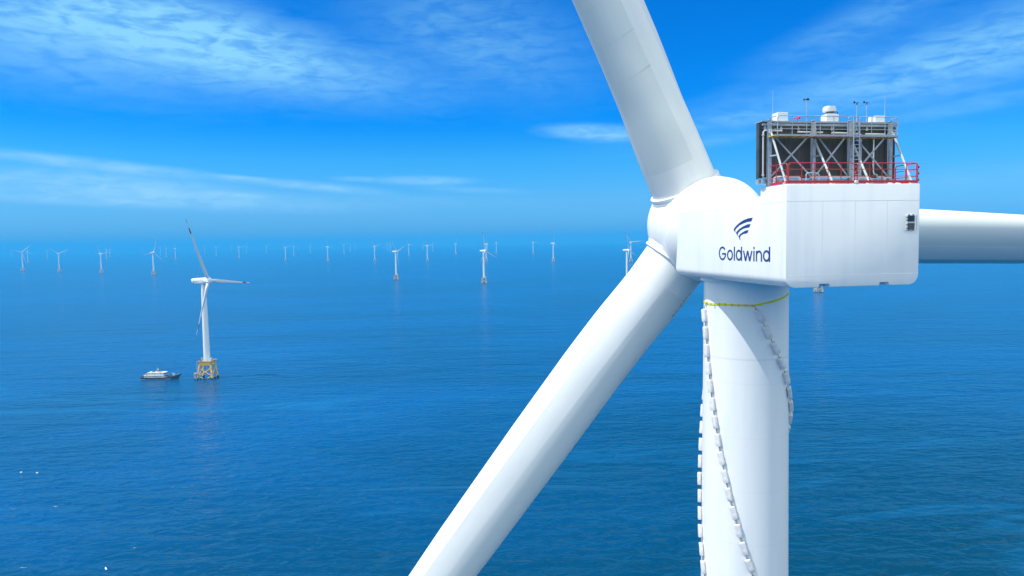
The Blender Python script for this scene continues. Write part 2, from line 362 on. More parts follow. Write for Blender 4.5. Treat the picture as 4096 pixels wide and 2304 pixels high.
def nac_profile(zsh, ztop, inset, notch=False):
    x, zb, rr = 4.17, Z0-2.92, 0.62
    pts = []
    if notch:
        for (a, c) in ((-2.12, -1.43), (1.66, 2.31)): pts += [(a, zb), (a+.04, zb+.18), (c-.06, zb+.18), (c, zb)]
    for i in range(9):
        a = -PI/2+PI/2*i/8; pts.append((x-rr+rr*math.cos(a), zb+rr+rr*math.sin(a)))
    pts += [(x, Z0+zsh), (x-inset, Z0+ztop), (-x+inset, Z0+ztop), (-x, Z0+zsh)]
    for i in range(9):
        a = PI+PI/2*i/8; pts.append((-x+rr+rr*math.cos(a), zb+rr+rr*math.sin(a)))
    return pts
def nacelle():
    b = MB()
    tall = lambda y, nt=False: [Vector((px, y, pz)) for px, pz in nac_profile(2.80, 2.86, 0.06, nt)]
    b.loft([tall(-12.12, True), tall(-11.55, True)], True, False)
    b.loft([tall(-11.55), tall(-9.40)], True, True)
    low = lambda y, sh=0: [Vector((px, y-(pz-Z0+2.9)*sh, pz)) for px, pz in nac_profile(1.93, 2.50, 1.5)]
    b.loft([low(-9.40), low(-9.0), low(3.15, 0.13)], False, True)
    o = b.build('nacelle', M['white'], near, 35, 0.035, nobevel=lambda e: all(abs(v.co.y-yy) < 1e-3 for v in e.verts for yy in (-9.4,)) or all(abs(v.co.y+11.55) < 1e-3 for v in e.verts))
    # joint lines, 3 mm proud of the shell
    zt, zb = Z0+1.91, Z0-2.28; y = -12.12
    for (a, c) in (((-4.13, zt), (4.13, zt)), ((-4.13, zb), (4.13, zb)), ((-1.945, zb), (-1.945, zt)), ((0.07, zb), (0.07, zt)), ((2.09, zb), (2.09, zt))):
        horiz = a[1] == c[1]; g = MB()
        if horiz: g.box((a[0], y-.004, a[1]-.014), (c[0], y+.02, a[1]+.014))
        else: g.box((a[0]-.012, y-.003, a[1]+.016), (a[0]+.012, y+.02, c[1]-.016))
        g.build('panel_seam', M['seam'], o)
    MB().box((-4.174, -12.0, Z0+1.895), (-4.15, 2.35, Z0+1.921)).build('panel_seam', M['seam'], o)
    MB().box((-4.173, 0.2, zb-.01), (-4.15, 2.7, zb+.01)).build('panel_seam', M['seam'], o)
    # inspection window with two panes in a hinged frame on the rear wall
    wx0, wx1, wz0, wz1 = 3.27, 3.80, Z0+0.22, Z0+1.07
    fr = MB(); fr.box((wx0, -12.26, wz0), (wx1-.08, -12.10, wz1)); fr.box((wx1-.08, -12.36, wz0+.02), (wx1+.02, -12.10, wz1-.0))
    fr.box((wx0-.03, -12.30, Z0+.60), (wx1-.08, -12.27, Z0+.68))
    w = fr.build('window', M['pipe'], o, bevel=.015)
    MB().box((wx0+.03, -12.285, Z0+.69), (wx1-.10, -12.262, wz1-.03)).build('pane', M['glass'], w, bevel=.01)
    MB().box((wx0+.03, -12.285, wz0+.03), (wx1-.10, -12.262, Z0+.59)).build('pane', M['dark'], w, bevel=.01)
    for hx in (wx0+.10, wx1-.16):
        for hz in (wz1+.015, wz0-.015): MB().box((hx-.02, -12.30, hz-.025), (hx+.02, -12.2, hz+.025)).build('latch', M['dark'], w)
    for hz in (.33, .52, .78, .95): MB().box((wx0-.03, -12.30, Z0+hz-.03), (wx0-.002, -12.2, Z0+hz+.03)).build('latch', M['dark'], w)
    # emblem and name on the side wall: flat lettering 6 mm proud
    def decal(name, polys):
        g = MB()
        for p in polys:
            n = len(p); vs = [(-4.178, q, Z0+z) for q, z in p]+[(-4.168, q, Z0+z) for q, z in p]
            g.add(vs, [tuple(range(n)), tuple(range(2*n-1, n-1, -1))]+[(i, (i+1) % n, n+(i+1) % n, n+i) for i in range(n)])
        return g.build(name, M['navy'], o)
    s1 = [(-8.53,1.14),(-8.06,1.13),(-7.45,1.04),(-6.93,.89),(-6.51,.72),(-6.24,.56),(-6.15,.45),(-6.22,.37),(-6.45,.24),(-6.35,.38),(-6.36,.43),(-6.51,.54),(-6.88,.71),(-7.35,.82),(-7.86,.9),(-8.36,.92)]
    s2 = [(-8.29,.77),(-7.86,.75),(-7.35,.64),(-6.89,.5),(-6.57,.35),(-6.46,.24),(-6.57,.12),(-6.76,.02),(-6.67,.15),(-6.73,.24),(-6.99,.38),(-7.36,.49),(-7.77,.54),(-8.11,.56)]
    s3 = [(-8.05,.41),(-7.67,.38),(-7.26,.27),(-6.94,.15),(-6.78,.02),(-6.89,-.14),(-7.17,-.25),(-7.0,-.14),(-6.96,-.04),(-7.1,.08),(-7.41,.17),(-7.88,.21)]
    decal('emblem', [s1, s2, s3])
    quads = []
    def ring(cq, cz, rq, rz, sq, sz, a0=0, a1=360, n=40):    # elliptical ring; angle 0 = reading right (-q), 90 = up
        for i in range(n):
            t0, t1 = R_(a0+(a1-a0)*i/n), R_(a0+(a1-a0)*(i+1)/n); e = []
            for (tt, k) in ((t0, 1), (t1, 1), (t1, 0), (t0, 0)):
                e.append((cq-(rq-(0 if k else sq))*math.cos(tt), cz+(rz-(0 if k else sz))*math.sin(tt)))
            quads.append(e)
    def barq(q0, q1, z0, z1): quads.append([(q0, z0), (q1, z0), (q1, z1), (q0, z1)])
    T_, SZ = .15, .125
    ring(-4.63, -1.08, .51, .46, T_, SZ, 38, 360); barq(-4.58, -5.14, -1.165, -1.05)             # G
    ring(-5.67, -1.175, .40, .355, T_, SZ); barq(-6.185, -6.335, -1.52, -.62)                     # o l
    ring(-6.83, -1.165, .385, .355, T_, SZ); barq(-7.10, -7.25, -1.52, -.62)                      # d
    for (a, za, c, zc) in ((-7.43, -.87, -7.69, -1.51), (-7.69, -1.51, -7.94, -.87), (-7.94, -.87, -8.19, -1.51), (-8.19, -1.51, -8.44, -.87)):
        quads.append([(a+.08, za), (a-.08, za), (c-.08, zc), (c+.08, zc)])                        # w
    barq(-8.62, -8.77, -1.51, -.86); barq(-8.62, -8.77, -.77, -.62)                               # i
    barq(-8.92, -9.07, -1.50, -.86); ring(-9.28, -1.17, .36, .34, T_, SZ, 0, 150, 24); barq(-9.49, -9.64, -1.50, -1.16)   # n
    ring(-10.11, -1.15, .385, .345, T_, SZ); barq(-10.37, -10.52, -1.49, -.61)                    # d
    decal('lettering', quads)
    return o
nac = nacelle()
MB().lathe([(3.25, Z0-3.2), (3.25, Z0-2.88)], 96).build('yaw_ring', M['plain'], near, 30)

TILT, CONE, HUBY, HUBZ = R_(9.6), R_(3.0), 7.55, Z0+0.98
def rotor():
    ax = Vector((0, math.cos(TILT), math.sin(TILT))); upv = Vector((0, -math.sin(TILT), math.cos(TILT))); xr = Vector((1, 0, 0))
    hc = Vector((0, HUBY, HUBZ)); RH = 4.42
    Mh = Matrix.Translation(hc) @ Matrix((xr, upv.cross(xr).normalized()*1.0, ax)).transposed().to_4x4()
    Mh = Matrix.Translation(hc) @ Matrix((( xr.x, upv.x, ax.x), (xr.y, upv.y, ax.y), (xr.z, upv.z, ax.z))).to_4x4()
    prof = [(1.0, -6.9), (1.75, -6.25), (2.4, -5.65), (3.0, -5.05), (3.5, -4.5), (3.92, -3.95), (4.2, -3.45), (4.33, -3.0), (4.33, -2.6), (4.25, -2.2)] + [(RH*math.sin(R_(a)), -RH*math.cos(R_(a))*(1.0 if a < 90 else 1.12)) for a in range(72, 180, 6)] + [(0.02, RH*1.12)]
    hub = MB().lathe(prof, 96, M=Mh).build('hub', M['white'], near, 40)
    st = [(0, 5.45, 5.45, 1, 0, 0), (3.2, 5.45, 5.45, 1, 0, 0), (6, 5.42, 5.1, .86, 0, 0), (11, 5.4, 4.25, .32, 2, 0), (16, 5.5, 3.65, .06, 3, 0), (24, 5.55, 3.1, 0, 5, 0.05),
          (36, 5.35, 2.5, 0, 8, .2), (55, 4.4, 1.7, 0, 16, .6), (80, 3.0, .95, 0, 24, 1.6), (105, 1.7, .42, 0, 26, 3.0), (115, .5, .1, 0, 26, 3.8)]
    rings = blade_mesh(st, 0.8)
    proto = None
    for k in range(3):
        th = R_(-26.8+120*k)
        b = (xr*math.sin(th)+upv*math.cos(th))*math.cos(CONE)+ax*math.sin(CONE)
        tt = xr*math.cos(th)-upv*math.sin(th); yv = b.cross(tt)
        Q = Matrix(((tt.x, yv.x, b.x), (tt.y, yv.y, b.y), (tt.z, yv.z, b.z))).to_4x4() @ Matrix.Rotation(R_(14 if k == 1 else 4), 4, 'Z')
        if proto is None:
            o = proto = MB().loft(rings, True, True).build('blade', M['blade'], near, 30)
            me = o.data; nr = len(rings[0]); at = me.attributes.get('sharp_edge') or me.attributes.new('sharp_edge', 'BOOLEAN', 'EDGE')
            ridge = {min(range(27), key=lambda k: abs(.80*(k/26)**1.9-.5)), 26, 28, 29}
            for e in me.edges:
                a, c = e.vertices
                if a % nr == c % nr and a % nr in ridge and min(a, c)//nr*0.8 > 6.2: at.data[e.index].value = True
        else:
            o = proto.copy(); COL.objects.link(o); o.parent = near
        o.matrix_local = Matrix.Translation(hc) @ Q
        base = Matrix.Translation(hc) @ Matrix(((tt.x, yv.x, b.x), (tt.y, yv.y, b.y), (tt.z, yv.z, b.z))).to_4x4()
        c = MB().lathe([(2.70, 2.6), (2.98, 2.9), (2.98, 3.42), (2.90, 3.44), (2.90, 3.56), (2.96, 3.58), (2.96, 3.80), (2.90, 3.84), (2.74, 3.84)], 96).build('blade_collar', M['plain'], hub, 30)
        c.matrix_local = base
        if k == 0:
            for r in (13.6, 16.6, 19.6):      # short rows of fins on the upper blade
                f = MB()
                for i in range(14):
                    u = -2.1+2.5*i/13
                    f.box((u-.012, -9, r-.06+.025*i), (u+.012, -8.9, r+.06+.025*i))
                place_fins(f, st, r, o)
        if k == 2:
            blade_text(o, st)
    return hub

def skin_y(st, x, r):
    """suction-side y of the blade skin at chord position x, span r"""
    ring = min(_RINGS(st), key=lambda q: abs(q[0].z-r)); best = None
    n = len(ring)
    for i in range(n):
        p, q = ring[i], ring[(i+1) % n]
        if (p.x-x)*(q.x-x) <= 0 and abs(p.x-q.x) > 1e-6:
            y = p.y+(q.y-p.y)*(x-p.x)/(q.x-p.x)
            if best is None or y < best: best = y
    return best if best is not None else 0
_RC = {}
def _RINGS(st):
    if id(st) not in _RC: _RC[id(st)] = blade_mesh(st, 0.8)
    return _RC[id(st)]
def place_fins(f, st, r, o):
    i = 0
    while i < len(f.v):
        q = f.v[i:i+8]; cx = sum(v[0] for v in q)/8; cz = sum(v[2] for v in q)/8; y = skin_y(st, cx, cz)
        MB().box((cx-.008, y-.03, cz-.055), (cx+.008, y+.02, cz+.055)).build('vortex_fin', M['pipe'], o); i += 8
FONT5 = {'L': '1000010000100001000010000100001111110', 'Z': '111110000100010001000100010000111110',}
def blade_text(o, st):
    """serial number painted along the blade, strokes of small plates that follow the skin"""
    rows = {'L': ('10000',)*6+('11111',), 'Z': ('11111','00001','00010','00100','01000','10000','11111'), '1': ('00100','01100','00100','00100','00100','00100','01110'),
            '2': ('01110','10001','00001','00110','01000','10000','11111'), '3': ('11110','00001','00001','01110','00001','00001','11110'), '0': ('01110','10001','10011','10101','11001','10001','01110'),
            'G': ('01110','10001','10000','10111','10001','10001','01110'), 'W': ('10001','10001','10001','10101','10101','11011','10001'), '8': ('01110','10001','10001','01110','10001','10001','01110'),
            'B': ('11110','10001','10001','11110','10001','10001','11110'), 'E': ('11111','10000','10000','11110','10000','10000','11111'), 'T': ('11111',)+('00100',)*6, '-': ('00000',)*3+('01110',)+('00000',)*3,
            'H': ('10001','10001','10001','11111','10001','10001','10001')}
    g = MB(); px = 0.0175; r = 5.15; x0 = -2.02
    for ch in 'LZ1-GW183-GWB1-8HB3-WE217':
        pat = rows.get(ch, rows['1'])
        for j, row in enumerate(pat):
            for i, c in enumerate(row):
                if c == '1':
                    rr = r+i*px; x = x0+j*px*1.1; y = skin_y(st, x, rr)
                    g.box((x-px*.55, y-.006, rr-px*.55), (x+px*.55, y+.01, rr+px*.55))
        r += px*6.4
    g.build('lettering', M['mark'], o)
rotor()

# cooler stack, rails and instruments on the roof
def roof():
    z = lambda v: Z0+v
    # radiator wall: three banks of fins
    g = MB()
    for (a, c) in ((-4.55, -1.34), (-1.20, 1.06), (1.20, 4.24)):
        g.box((a, -9.85, z(3.40)), (c, -9.60, z(6.50)))
        n = int((c-a)/0.55)
        for i in range(1, n): g.box((a+(c-a)*i/n-.012, -9.865, z(3.46)), (a+(c-a)*i/n+.012, -9.84, z(6.40)), 1)
    rad = g.build('radiator', [M['radi'], M['dark']], near)
    MB().box((-4.585, -9.88, z(3.35)), (-4.555, -9.6, z(6.52))).build('side_plate', M['dark'], rad); MB().box((4.25, -9.88, z(3.20)), (4.28, -9.6, z(6.56))).build('side_plate', M['dark'], rad)
    b = MB()
    b.box((-4.46, -10.02, z(6.62)), (4.38, -9.2, z(6.68))); b.box((-4.42, -9.95, z(6.53)), (4.34, -9.3, z(6.62)), 1)
    b.box((-4.40, -9.99, z(6.40)), (4.30, -9.88, z(6.53)))
    b.box((-4.36, -9.96, z(6.22)), (4.26, -9.88, z(6.37)), 1)
    for i in range(44): b.box((-4.15+i*.19, -9.99, z(6.28)), (-4.11+i*.19, -9.95, z(6.32)), 2)
    b.build('top_beam', [M['galv'], M['dark'], M['black']], rad)
    b = MB().box((-4.40, -10.0, z(3.08)), (4.25, -9.2, z(3.32)))
    for i in range(24): b.box((-4.2+i*.35, -10.02, z(3.17)), (-4.1+i*.35, -9.98, z(3.23)), 1)
    b.build('base_beam', [M['galv'], M['dark']], rad)
    cx = (-4.06, -1.27, 1.12, 3.76)
    for x in cx:
        c = MB(); c.box((x-.10, -10.22, z(2.87)), (x+.10, -10.19, z(6.62))); c.box((x-.10, -10.06, z(2.87)), (x+.10, -10.03, z(6.62))); c.box((x-.02, -10.19, z(2.87)), (x+.02, -10.06, z(6.62)), 0)
        c.box((x-.09, -10.2, z(6.66)), (x+.09, -10.02, z(6.72)))
        c.build('column', M['galv'], rad, bevel=.006)
    for (xa, xc) in zip(cx, cx[1:]):
        for (za, zc) in ((6.0, 3.45), (3.45, 6.0)):
            MB().bar((xa+.1, -10.10 if za > zc else -10.14, z(za)), (xc-.1, -10.10 if za > zc else -10.14, z(zc)), .035, .085).build('cross_brace', M['galv'], rad)
    for (x, zt, xb) in ((-4.05, 6.05, -3.96), (-1.26, 5.50, -1.08), (1.12, 5.55, 1.22), (3.85, 5.95, 3.95)):
        s = MB(); s.cone((x, -10.25, z(zt)), (xb, -11.70, z(3.0)), .062, .062, 12); s.box((x-.1, -10.32, z(zt)-.12), (x+.06, -10.18, z(zt)+.10)); s.box((xb-.12, -11.8, z(2.87)), (xb+.12, -11.6, z(2.98)))
        s.build('strut', M['pipe'], rad, 40)
        f = (zt-4.6)/(zt-3.0)
        MB().bar((x-.03, -10.22, z(4.62)), (x+(xb-x)*f, -10.25-1.45*f, z(4.60)), .05, .08).build('strut_stay', M['galv'], rad)
    # coolant pipes
    pp = lambda pts, r=.055: MB().tube(pts, r, 10).build('coolant_pipe', M['pipe'], rad, 50)
    Y = -10.0
    pp([(-4.05, Y, z(6.11)), (-4.28, Y, z(6.11)), (-4.36, Y, z(6.04)), (-4.37, Y, z(5.8)), (-4.37, Y, z(3.6)), (-4.36, Y, z(3.42)), (-4.25, Y, z(3.36)), (-4.05, Y, z(3.36))], .05)
    pp([(-3.9, Y, z(6.11)), (-3.2, Y, z(6.10))]); pp([(-2.2, Y, z(6.05)), (-1.4, Y, z(6.04))]); pp([(-1.14, Y, z(6.04)), (-.6, Y, z(6.03))]); pp([(-.02, Y, z(6.02)), (1.0, Y, z(6.0))])
    pp([(1.25, Y, z(5.98)), (1.78, Y, z(5.97)), (1.88, Y, z(5.92)), (1.90, Y, z(5.8)), (1.90, Y, z(3.1))]); pp([(2.2, Y, z(5.96)), (3.5, Y, z(5.95))])
    pp([(2.76, Y, z(5.94)), (2.76, Y, z(3.72)), (2.80, Y-.05, z(3.60)), (2.92, Y-.12, z(3.55)), (2.95, Y-.15, z(3.1))], .045)
    pp([(-3.9, -10.4, z(3.05)), (-3.88, -10.4, z(3.35)), (-3.7, -10.35, z(3.42)), (-2.4, -10.35, z(3.42)), (-2.28, -10.4, z(3.36)), (-2.27, -10.4, z(3.0))], .06)
    pp([(-1.6, -10.35, z(3.40)), (1.0, -10.35, z(3.40))], .06); pp([(1.2, -10.35, z(3.38)), (2.2, -10.35, z(3.36)), (2.32, -10.4, z(3.28)), (2.34, -10.45, z(3.0))], .07)
    pp([(2.75, -10.4, z(3.38)), (3.05, -10.45, z(3.42)), (3.15, -10.5, z(3.3)), (3.17, -10.5, z(3.0))], .055)
    pp([(3.2, -10.35, z(3.36)), (3.7, -10.35, z(3.35))], .05)
    for x, zz in ((-4.37, 5.85), (-4.37, 3.55), (2.76, 5.75), (1.90, 5.75)): MB().cone((x, Y, z(zz)-.03), (x, Y, z(zz)+.03), .085, .085, 12).build('pipe_flange', M['pipe'], rad, 40)
    for x in (-4.25, -3.25, -2.15, -1.05, -.0, 1.6, 2.3): MB().box((x-.06, -10.02, z(6.16)), (x+.06, -9.92, z(6.28))).cone((x, -9.98, z(6.28)), (x, -9.98, z(6.38)), .035, .035, 8).build('valve', M['galv'], rad)
    for x, y, zz, r in ((2.95, -11.2, 2.92, .13), (3.35, -11.3, 2.92, .11), (3.6, -11.2, 2.90, .07)): MB().ball((x, y, z(zz)), r).build('roof_fitting', M['plain'], near, 60)
    # grey service hatch guard
    MB().tube([(-2.2, -10.9, z(2.86)), (-2.2, -10.9, z(3.52)), (-2.12, -10.9, z(3.6)), (-1.48, -10.9, z(3.58)), (-1.40, -10.9, z(3.5)), (-1.40, -10.9, z(2.86))], .035, 8).cone((-1.8, -10.9, z(2.86)), (-1.8, -10.9, z(3.58)), .03, .03, 8).build('hatch_guard', M['galv'], near, 50)
    # walkway with galvanised railing and ladder
    w = MB(); w.box((-4.18, -10.95, z(5.69)), (3.64, -10.25, z(5.73)), 1); w.box((-4.2, -10.99, z(5.66)), (3.66, -10.95, z(5.77)), 0); w.box((-4.2, -10.25, z(5.66)), (3.66, -10.22, z(5.77)), 0)
    for i in range(16): w.box((-4.1+i*.51, -10.95, z(5.63)), (-4.05+i*.51, -10.25, z(5.688)), 1)
    walk = w.build('walkway', [M['galv'], M['yellow']], near)
    def hoop(x0, x1, posts, y=-10.97):
        zt, zb = z(6.80), z(5.72); q = .12
        MB().tube([(x0, y, zb), (x0, y, zt-q), (x0+.04, y, zt-.04), (x0+q, y, zt), (x1-q, y, zt), (x1-.04, y, zt-.04), (x1, y, zt-q), (x1, y, zb)], .024, 8).build('rail_hoop', M['galv'], walk, 50)
        for zz in (6.06, 6.42): MB().cone((x0, y, z(zz)), (x1, y, z(zz)), .016, .016, 6, cap=False).build('mid_rail', M['galv'], walk, 50)
        for x in posts: MB().cone((x, y, zb), (x, y, zt), .02, .02, 6).build('rail_post', M['galv'], walk, 50)
    hoop(-4.05, .32, (-3.15, -2.25, -1.40, -.55)); hoop(.36, 1.02, (.80,)); hoop(1.07, 3.57, (1.87, 2.73))
    for x in (-4.12, 3.60):
        MB().tube([(x, -10.95, z(6.78)), (x, -10.4, z(6.78)), (x, -10.28, z(6.7)), (x, -10.26, z(5.72))], .022, 8).build('rail_hoop', M['galv'], walk, 50)
        for zz in (6.06, 6.42): MB().cone((x, -10.95, z(zz)), (x, -10.27, z(zz)), .016, .016, 6).build('mid_rail', M['galv'], walk, 50)
    l = MB()
    for x in (.69, 1.06): l.box((x-.025, -11.05, z(2.9)), (x+.025, -11.0, z(6.75)))
    for i in range(13): l.cone((.70, -11.025, z(3.05)+i*.215), (1.05, -11.025, z(3.05)+i*.215), .018, .018, 6)
    l.build('ladder', M['galv'], near)
    # red railing on three sides
    def red(pts_a, pts_b, posts, hingeposts=()):
        a, c = Vector(pts_a), Vector(pts_b); d = (c-a).normalized(); up = Vector((0, 0, 1)); h = 1.13; q = .14
        r = MB().tube([a, a+up*(h-q), a+up*(h-.04)+d*.04, a+up*h+d*q, c+up*h-d*q, c+up*(h-.04)-d*.04, c+up*(h-q), c], .027, 8)
        for k in (.40, .78): r.cone(a+up*k, c+up*k, .019, .019, 8)
        for t in posts: r.cone(a+d*t, a+d*t+up*h, .024, .024, 8)
        r.bar(a+up*.09-d*.03, c+up*.09+d*.03, .02, .14)
        return r.build('guard_rail', M['red'], near, 50)
    zr = z(2.90)
    red((-4.0, -9.75, zr), (-4.0, -11.90, zr), (1.05,)); red((-4.0, -12.02, zr), (.05, -12.02, zr), (.80, 1.60, 2.42, 3.22)); red((.22, -12.02, zr), (4.06, -12.02, zr), (.78, 1.56, 2.34, 3.12))
    red((4.06, -11.92, zr), (4.06, -10.25, zr), (.85,))
    for i in range(4): MB().box((.06, -12.04, zr+.1+i*.27), (.21, -12.0, zr+.2+i*.27)).build('rail_clamp', M['red'], near)
    for i in range(3): MB().box((4.09, -12.05, zr+.12+i*.36), (4.15, -11.98, zr+.24+i*.36)).build('rail_clamp', M['red'], near)
    MB().cone((.12, -12.16, z(2.98)), (.12, -11.95, z(2.98)), .09, .09, 14).build('roof_lamp', M['plain'], near, 40)
    # cabinets, radar, wind instruments, rods on top of the cooler
    t = z(6.68)
    for (x0, x1, zt) in ((-3.40, -2.66, 7.22), (-.27, .61, 7.16), (2.94, 3.72, 7.10)):
        MB().box((x0+.08, -9.75, t), (x1, -9.10, z(zt))).build('cabinet', M['plain'], near, bevel=.02)
    rd = MB(); rd.loft([[Vector((.19+.37*sx*cs+(.0), -9.45+.26*sn, zz)) for cs, sn in [(math.copysign(abs(math.cos(R_(a)))**.6, math.cos(R_(a))), math.copysign(abs(math.sin(R_(a)))**.6, math.sin(R_(a)))) for a in range(0, 360, 12)]] for zz, sx in ((z(7.33), .93), (z(7.36), .97), (z(7.48), 1), (z(7.58), .93), (z(7.65), .72))])
    ra = rd.build('radar', M['plain'], near, 50)
    sd = MB(); sd.cone((.22, -9.45, z(7.17)), (.22, -9.45, z(7.33)), .13, .13, 14); sd.box((.0, -9.62, z(7.19)), (.42, -9.28, z(7.22))); sd.cone((.25, -9.45, z(7.27)), (.25, -9.45, z(7.34)), .2, .27, 14, 1)
    sd.build('radar_stand', [M['plain'], M['dark']], ra, 40)
    MB().tube([(.35, -9.62, z(7.30)), (.55, -9.62, z(7.31)), (.62, -9.62, z(7.26)), (.63, -9.62, z(7.1)), (.62, -9.72, z(6.7))], .022, 6).build('radar_cable', M['black'], ra, 50)
    def cups(name, x, zt, mpole, mcup, rr=.13, cr=.045, r=.03):
        c = MB(); c.cone((x, -9.6, t), (x, -9.6, z(zt)), r, r*.8, 8)
        o = c.build(name, mpole, near, 50); k = MB()
        k.cone((x, -9.6, z(zt)), (x, -9.6, z(zt)+.08), .03, .045, 8)
        for a in (20, 140, 260):
            p = Vector((x+rr*math.cos(R_(a)), -9.6+rr*math.sin(R_(a)), z(zt)+.06)); k.cone((x, -9.6, z(zt)+.06), p, .012, .012, 6); k.ball(p, cr*1.35, 10, 6)
        k.build('cup_rotor', mcup, o, 60)
    cups('cup_anemometer', -1.385, 7.96, M['galv'], M['black'], .14, .045, .028); cups('cup_anemometer', -1.96, 6.88, M['dark'], M['redcup'], .17, .05, .02)
    for x, zt in ((1.90, 7.86), (2.55, 7.88)):
        o = MB().cone((x, -9.6, t), (x, -9.6, z(zt)-.1), .03, .026, 8).build('wind_vane', M['galv'], near, 50)
        v = MB(); v.cone((x, -9.6, z(zt)-.1), (x, -9.6, z(zt)+.0), .04, .03, 8); v.cone((x-.2, -9.6, z(zt)+.02), (x+.16, -9.6, z(zt)+.02), .016, .012, 6); v.box((x-.23, -9.605, z(zt)-.03), (x-.13, -9.595, z(zt)+.1))
        v.build('vane_arm', M['black'], o, 50)
    for x, zt in ((-3.50, 8.5), (3.84, 8.3)):
        MB().cone((x, -9.5, t), (x, -9.5, z(zt)), .012, .006, 6).cone((x, -9.5, t), (x, -9.5, t+.16), .05, .03, 8).build('lightning_rod', M['pipe'], near)
roof()

# strings of wrapped foam floats wound down the tower, held by a yellow strap
def interp(tab, v):
    tab = sorted(tab)
    if v <= tab[0][0]: a, b = tab[0], tab[1]
    elif v >= tab[-1][0]: a, b = tab[-2], tab[-1]
    else:
        for a, b in zip(tab, tab[1:]):
            if a[0] <= v <= b[0]: break
    return a[1]+(b[1]-a[1])*(v-a[0])/(b[0]-a[0])
def on_tower(ang, zrel, off):
    r = tower_r(Z0+zrel)+off; a = R_(ang); return Vector((r*math.sin(a), -r*math.cos(a), Z0+zrel))
def foam_block(seed):
    rnd = random.Random(seed); b = MB(); w, d, h = .20, .145, .465; rings = []
    for (k, s) in ((-1, .72), (-.96, .93), (-.8, 1), (-.35, 1.02), (.1, .98), (.5, 1.02), (.82, 1), (.96, .95), (1, .8)):
        ring = []
        for i in range(20):
            a = 2*PI*i/20; ca, sa = math.cos(a), math.sin(a)
            x = math.copysign(abs(ca)**.42, ca)*w*s*(1+rnd.uniform(-.05, .05)); y = math.copysign(abs(sa)**.42, sa)*d*s*(1+rnd.uniform(-.05, .05))
            ring.append(Vector((x, y, k*h+rnd.uniform(-.015, .015)+(.03*rnd.random() if abs(k) == 1 else 0))))
        rings.append(ring)
    return b.loft(rings)
TAPE = [(-104, -4.80), (-85, -4.87), (-56, -4.80), (-19, -4.84), (5, -4.61), (40, -4.25), (80, -4.0), (130, -4.2), (180, -4.5), (256, -4.80)]
def strings():
    tables = [([(-5.8, -94), (-8.4, -86), (-11, -77), (-13.55, -67.5), (-16.3, -56.5), (-18.95, -45), (-21.7, -31.5), (-24.1, -18.5)], -5.78, -29, 'string of white foam floats crossing the sunlit front of the big tower', -92),
              ([(-5.56, -11), (-6.75, 0), (-7.96, 12), (-9.1, 23.4), (-10.24, 34.5), (-11.4, 45.5), (-12.4, 56), (-13.4, 68), (-18, 118)], -5.56, -22, 'string of white foam floats curving round the shaded side of the big tower', -17),
              ([(-10, -152), (-13, -136), (-15.7, -126), (-18.5, -117), (-21.6, -107), (-23, -101), (-24.2, -94), (-25.4, -88)], -6, -29, 'string of white foam floats standing out past the sunlit edge of the tower', -160)]
    protos = [foam_block(s).build('float_block', M['foam'], None, 50) for s in range(4)]
    used = [False]*4
    Rz = Matrix.Rotation(YAW, 4, 'Z'); Tm = Matrix.Translation((17.37, 50.64, 0)) @ Rz
    k = 0
    for si, (tab, z0, z1, label, atop) in enumerate(tables):
        p0 = Tm @ on_tower(interp(tab, z0), z0, .2)
        root = empty('float_string', p0, 0, size=.5); tag(root, label, 'float string', 'float strings wound round the big tower')
        inv = root.matrix_basis.inverted()
        pts = [on_tower(atop, interp(TAPE, atop)-.02, .05)]
        zz = z0+.6
        while zz > z1-.6: pts.append(on_tower(interp(tab, zz), zz, .13)); zz -= .33
        MB().tube([inv @ Tm @ p for p in pts], .018, 6).build('rope', M['rope'], root, 60)
        zz = z0; rnd = random.Random(si)
        while zz > z1:
            a = interp(tab, zz); p = on_tower(a, zz, .155); d = (on_tower(interp(tab, zz+.3), zz+.3, .155)-on_tower(interp(tab, zz-.3), zz-.3, .155)).normalized()
            n = Vector((math.sin(R_(a)), -math.cos(R_(a)), 0)); n = (n-d*n.dot(d)).normalized(); x = n.cross(d)
            Q = Matrix(((x.x, n.x, d.x, p.x), (x.y, n.y, d.y, p.y), (x.z, n.z, d.z, p.z), (0, 0, 0, 1)))
            Q = Q @ Matrix.Rotation(R_(rnd.uniform(-22, 22)), 4, 'Z') @ Matrix.Rotation(R_(rnd.uniform(-4, 4)), 4, 'Y')
            pi = k % 4; k += 1
            if used[pi]: o = protos[pi].copy(); COL.objects.link(o)
            else: o = protos[pi]; used[pi] = True
            o.parent = root; o.matrix_basis = inv @ Tm @ Q
            zz -= 1.30*abs(d.z)
    rings = []
    for i in range(97):
        a = -104+360*i/96; zt = interp(TAPE, a)
        rings.append([Tm @ on_tower(a, zt+s*.066, o_) for s, o_ in ((-1, .012), (1, .012), (1, .035), (-1, .035))])
    root = MB().loft(rings, False, False).build('tension_strap', M['strap'], None)
    tag(root, 'thin yellow strap tied round the top of the big tower under the nacelle', 'strap')
    for a in (-88, -80, -72, -64, -55, -46, -37, -28, -20, -92):
        zt = interp(TAPE, a); q = MB(); q.bar(Tm @ on_tower(a, zt+.10, .05), Tm @ on_tower(a, zt-(.32 if a in (-72, -92) else .12), .05), .022, .015); q.build('strap_tie', M['rope'], root)
strings()


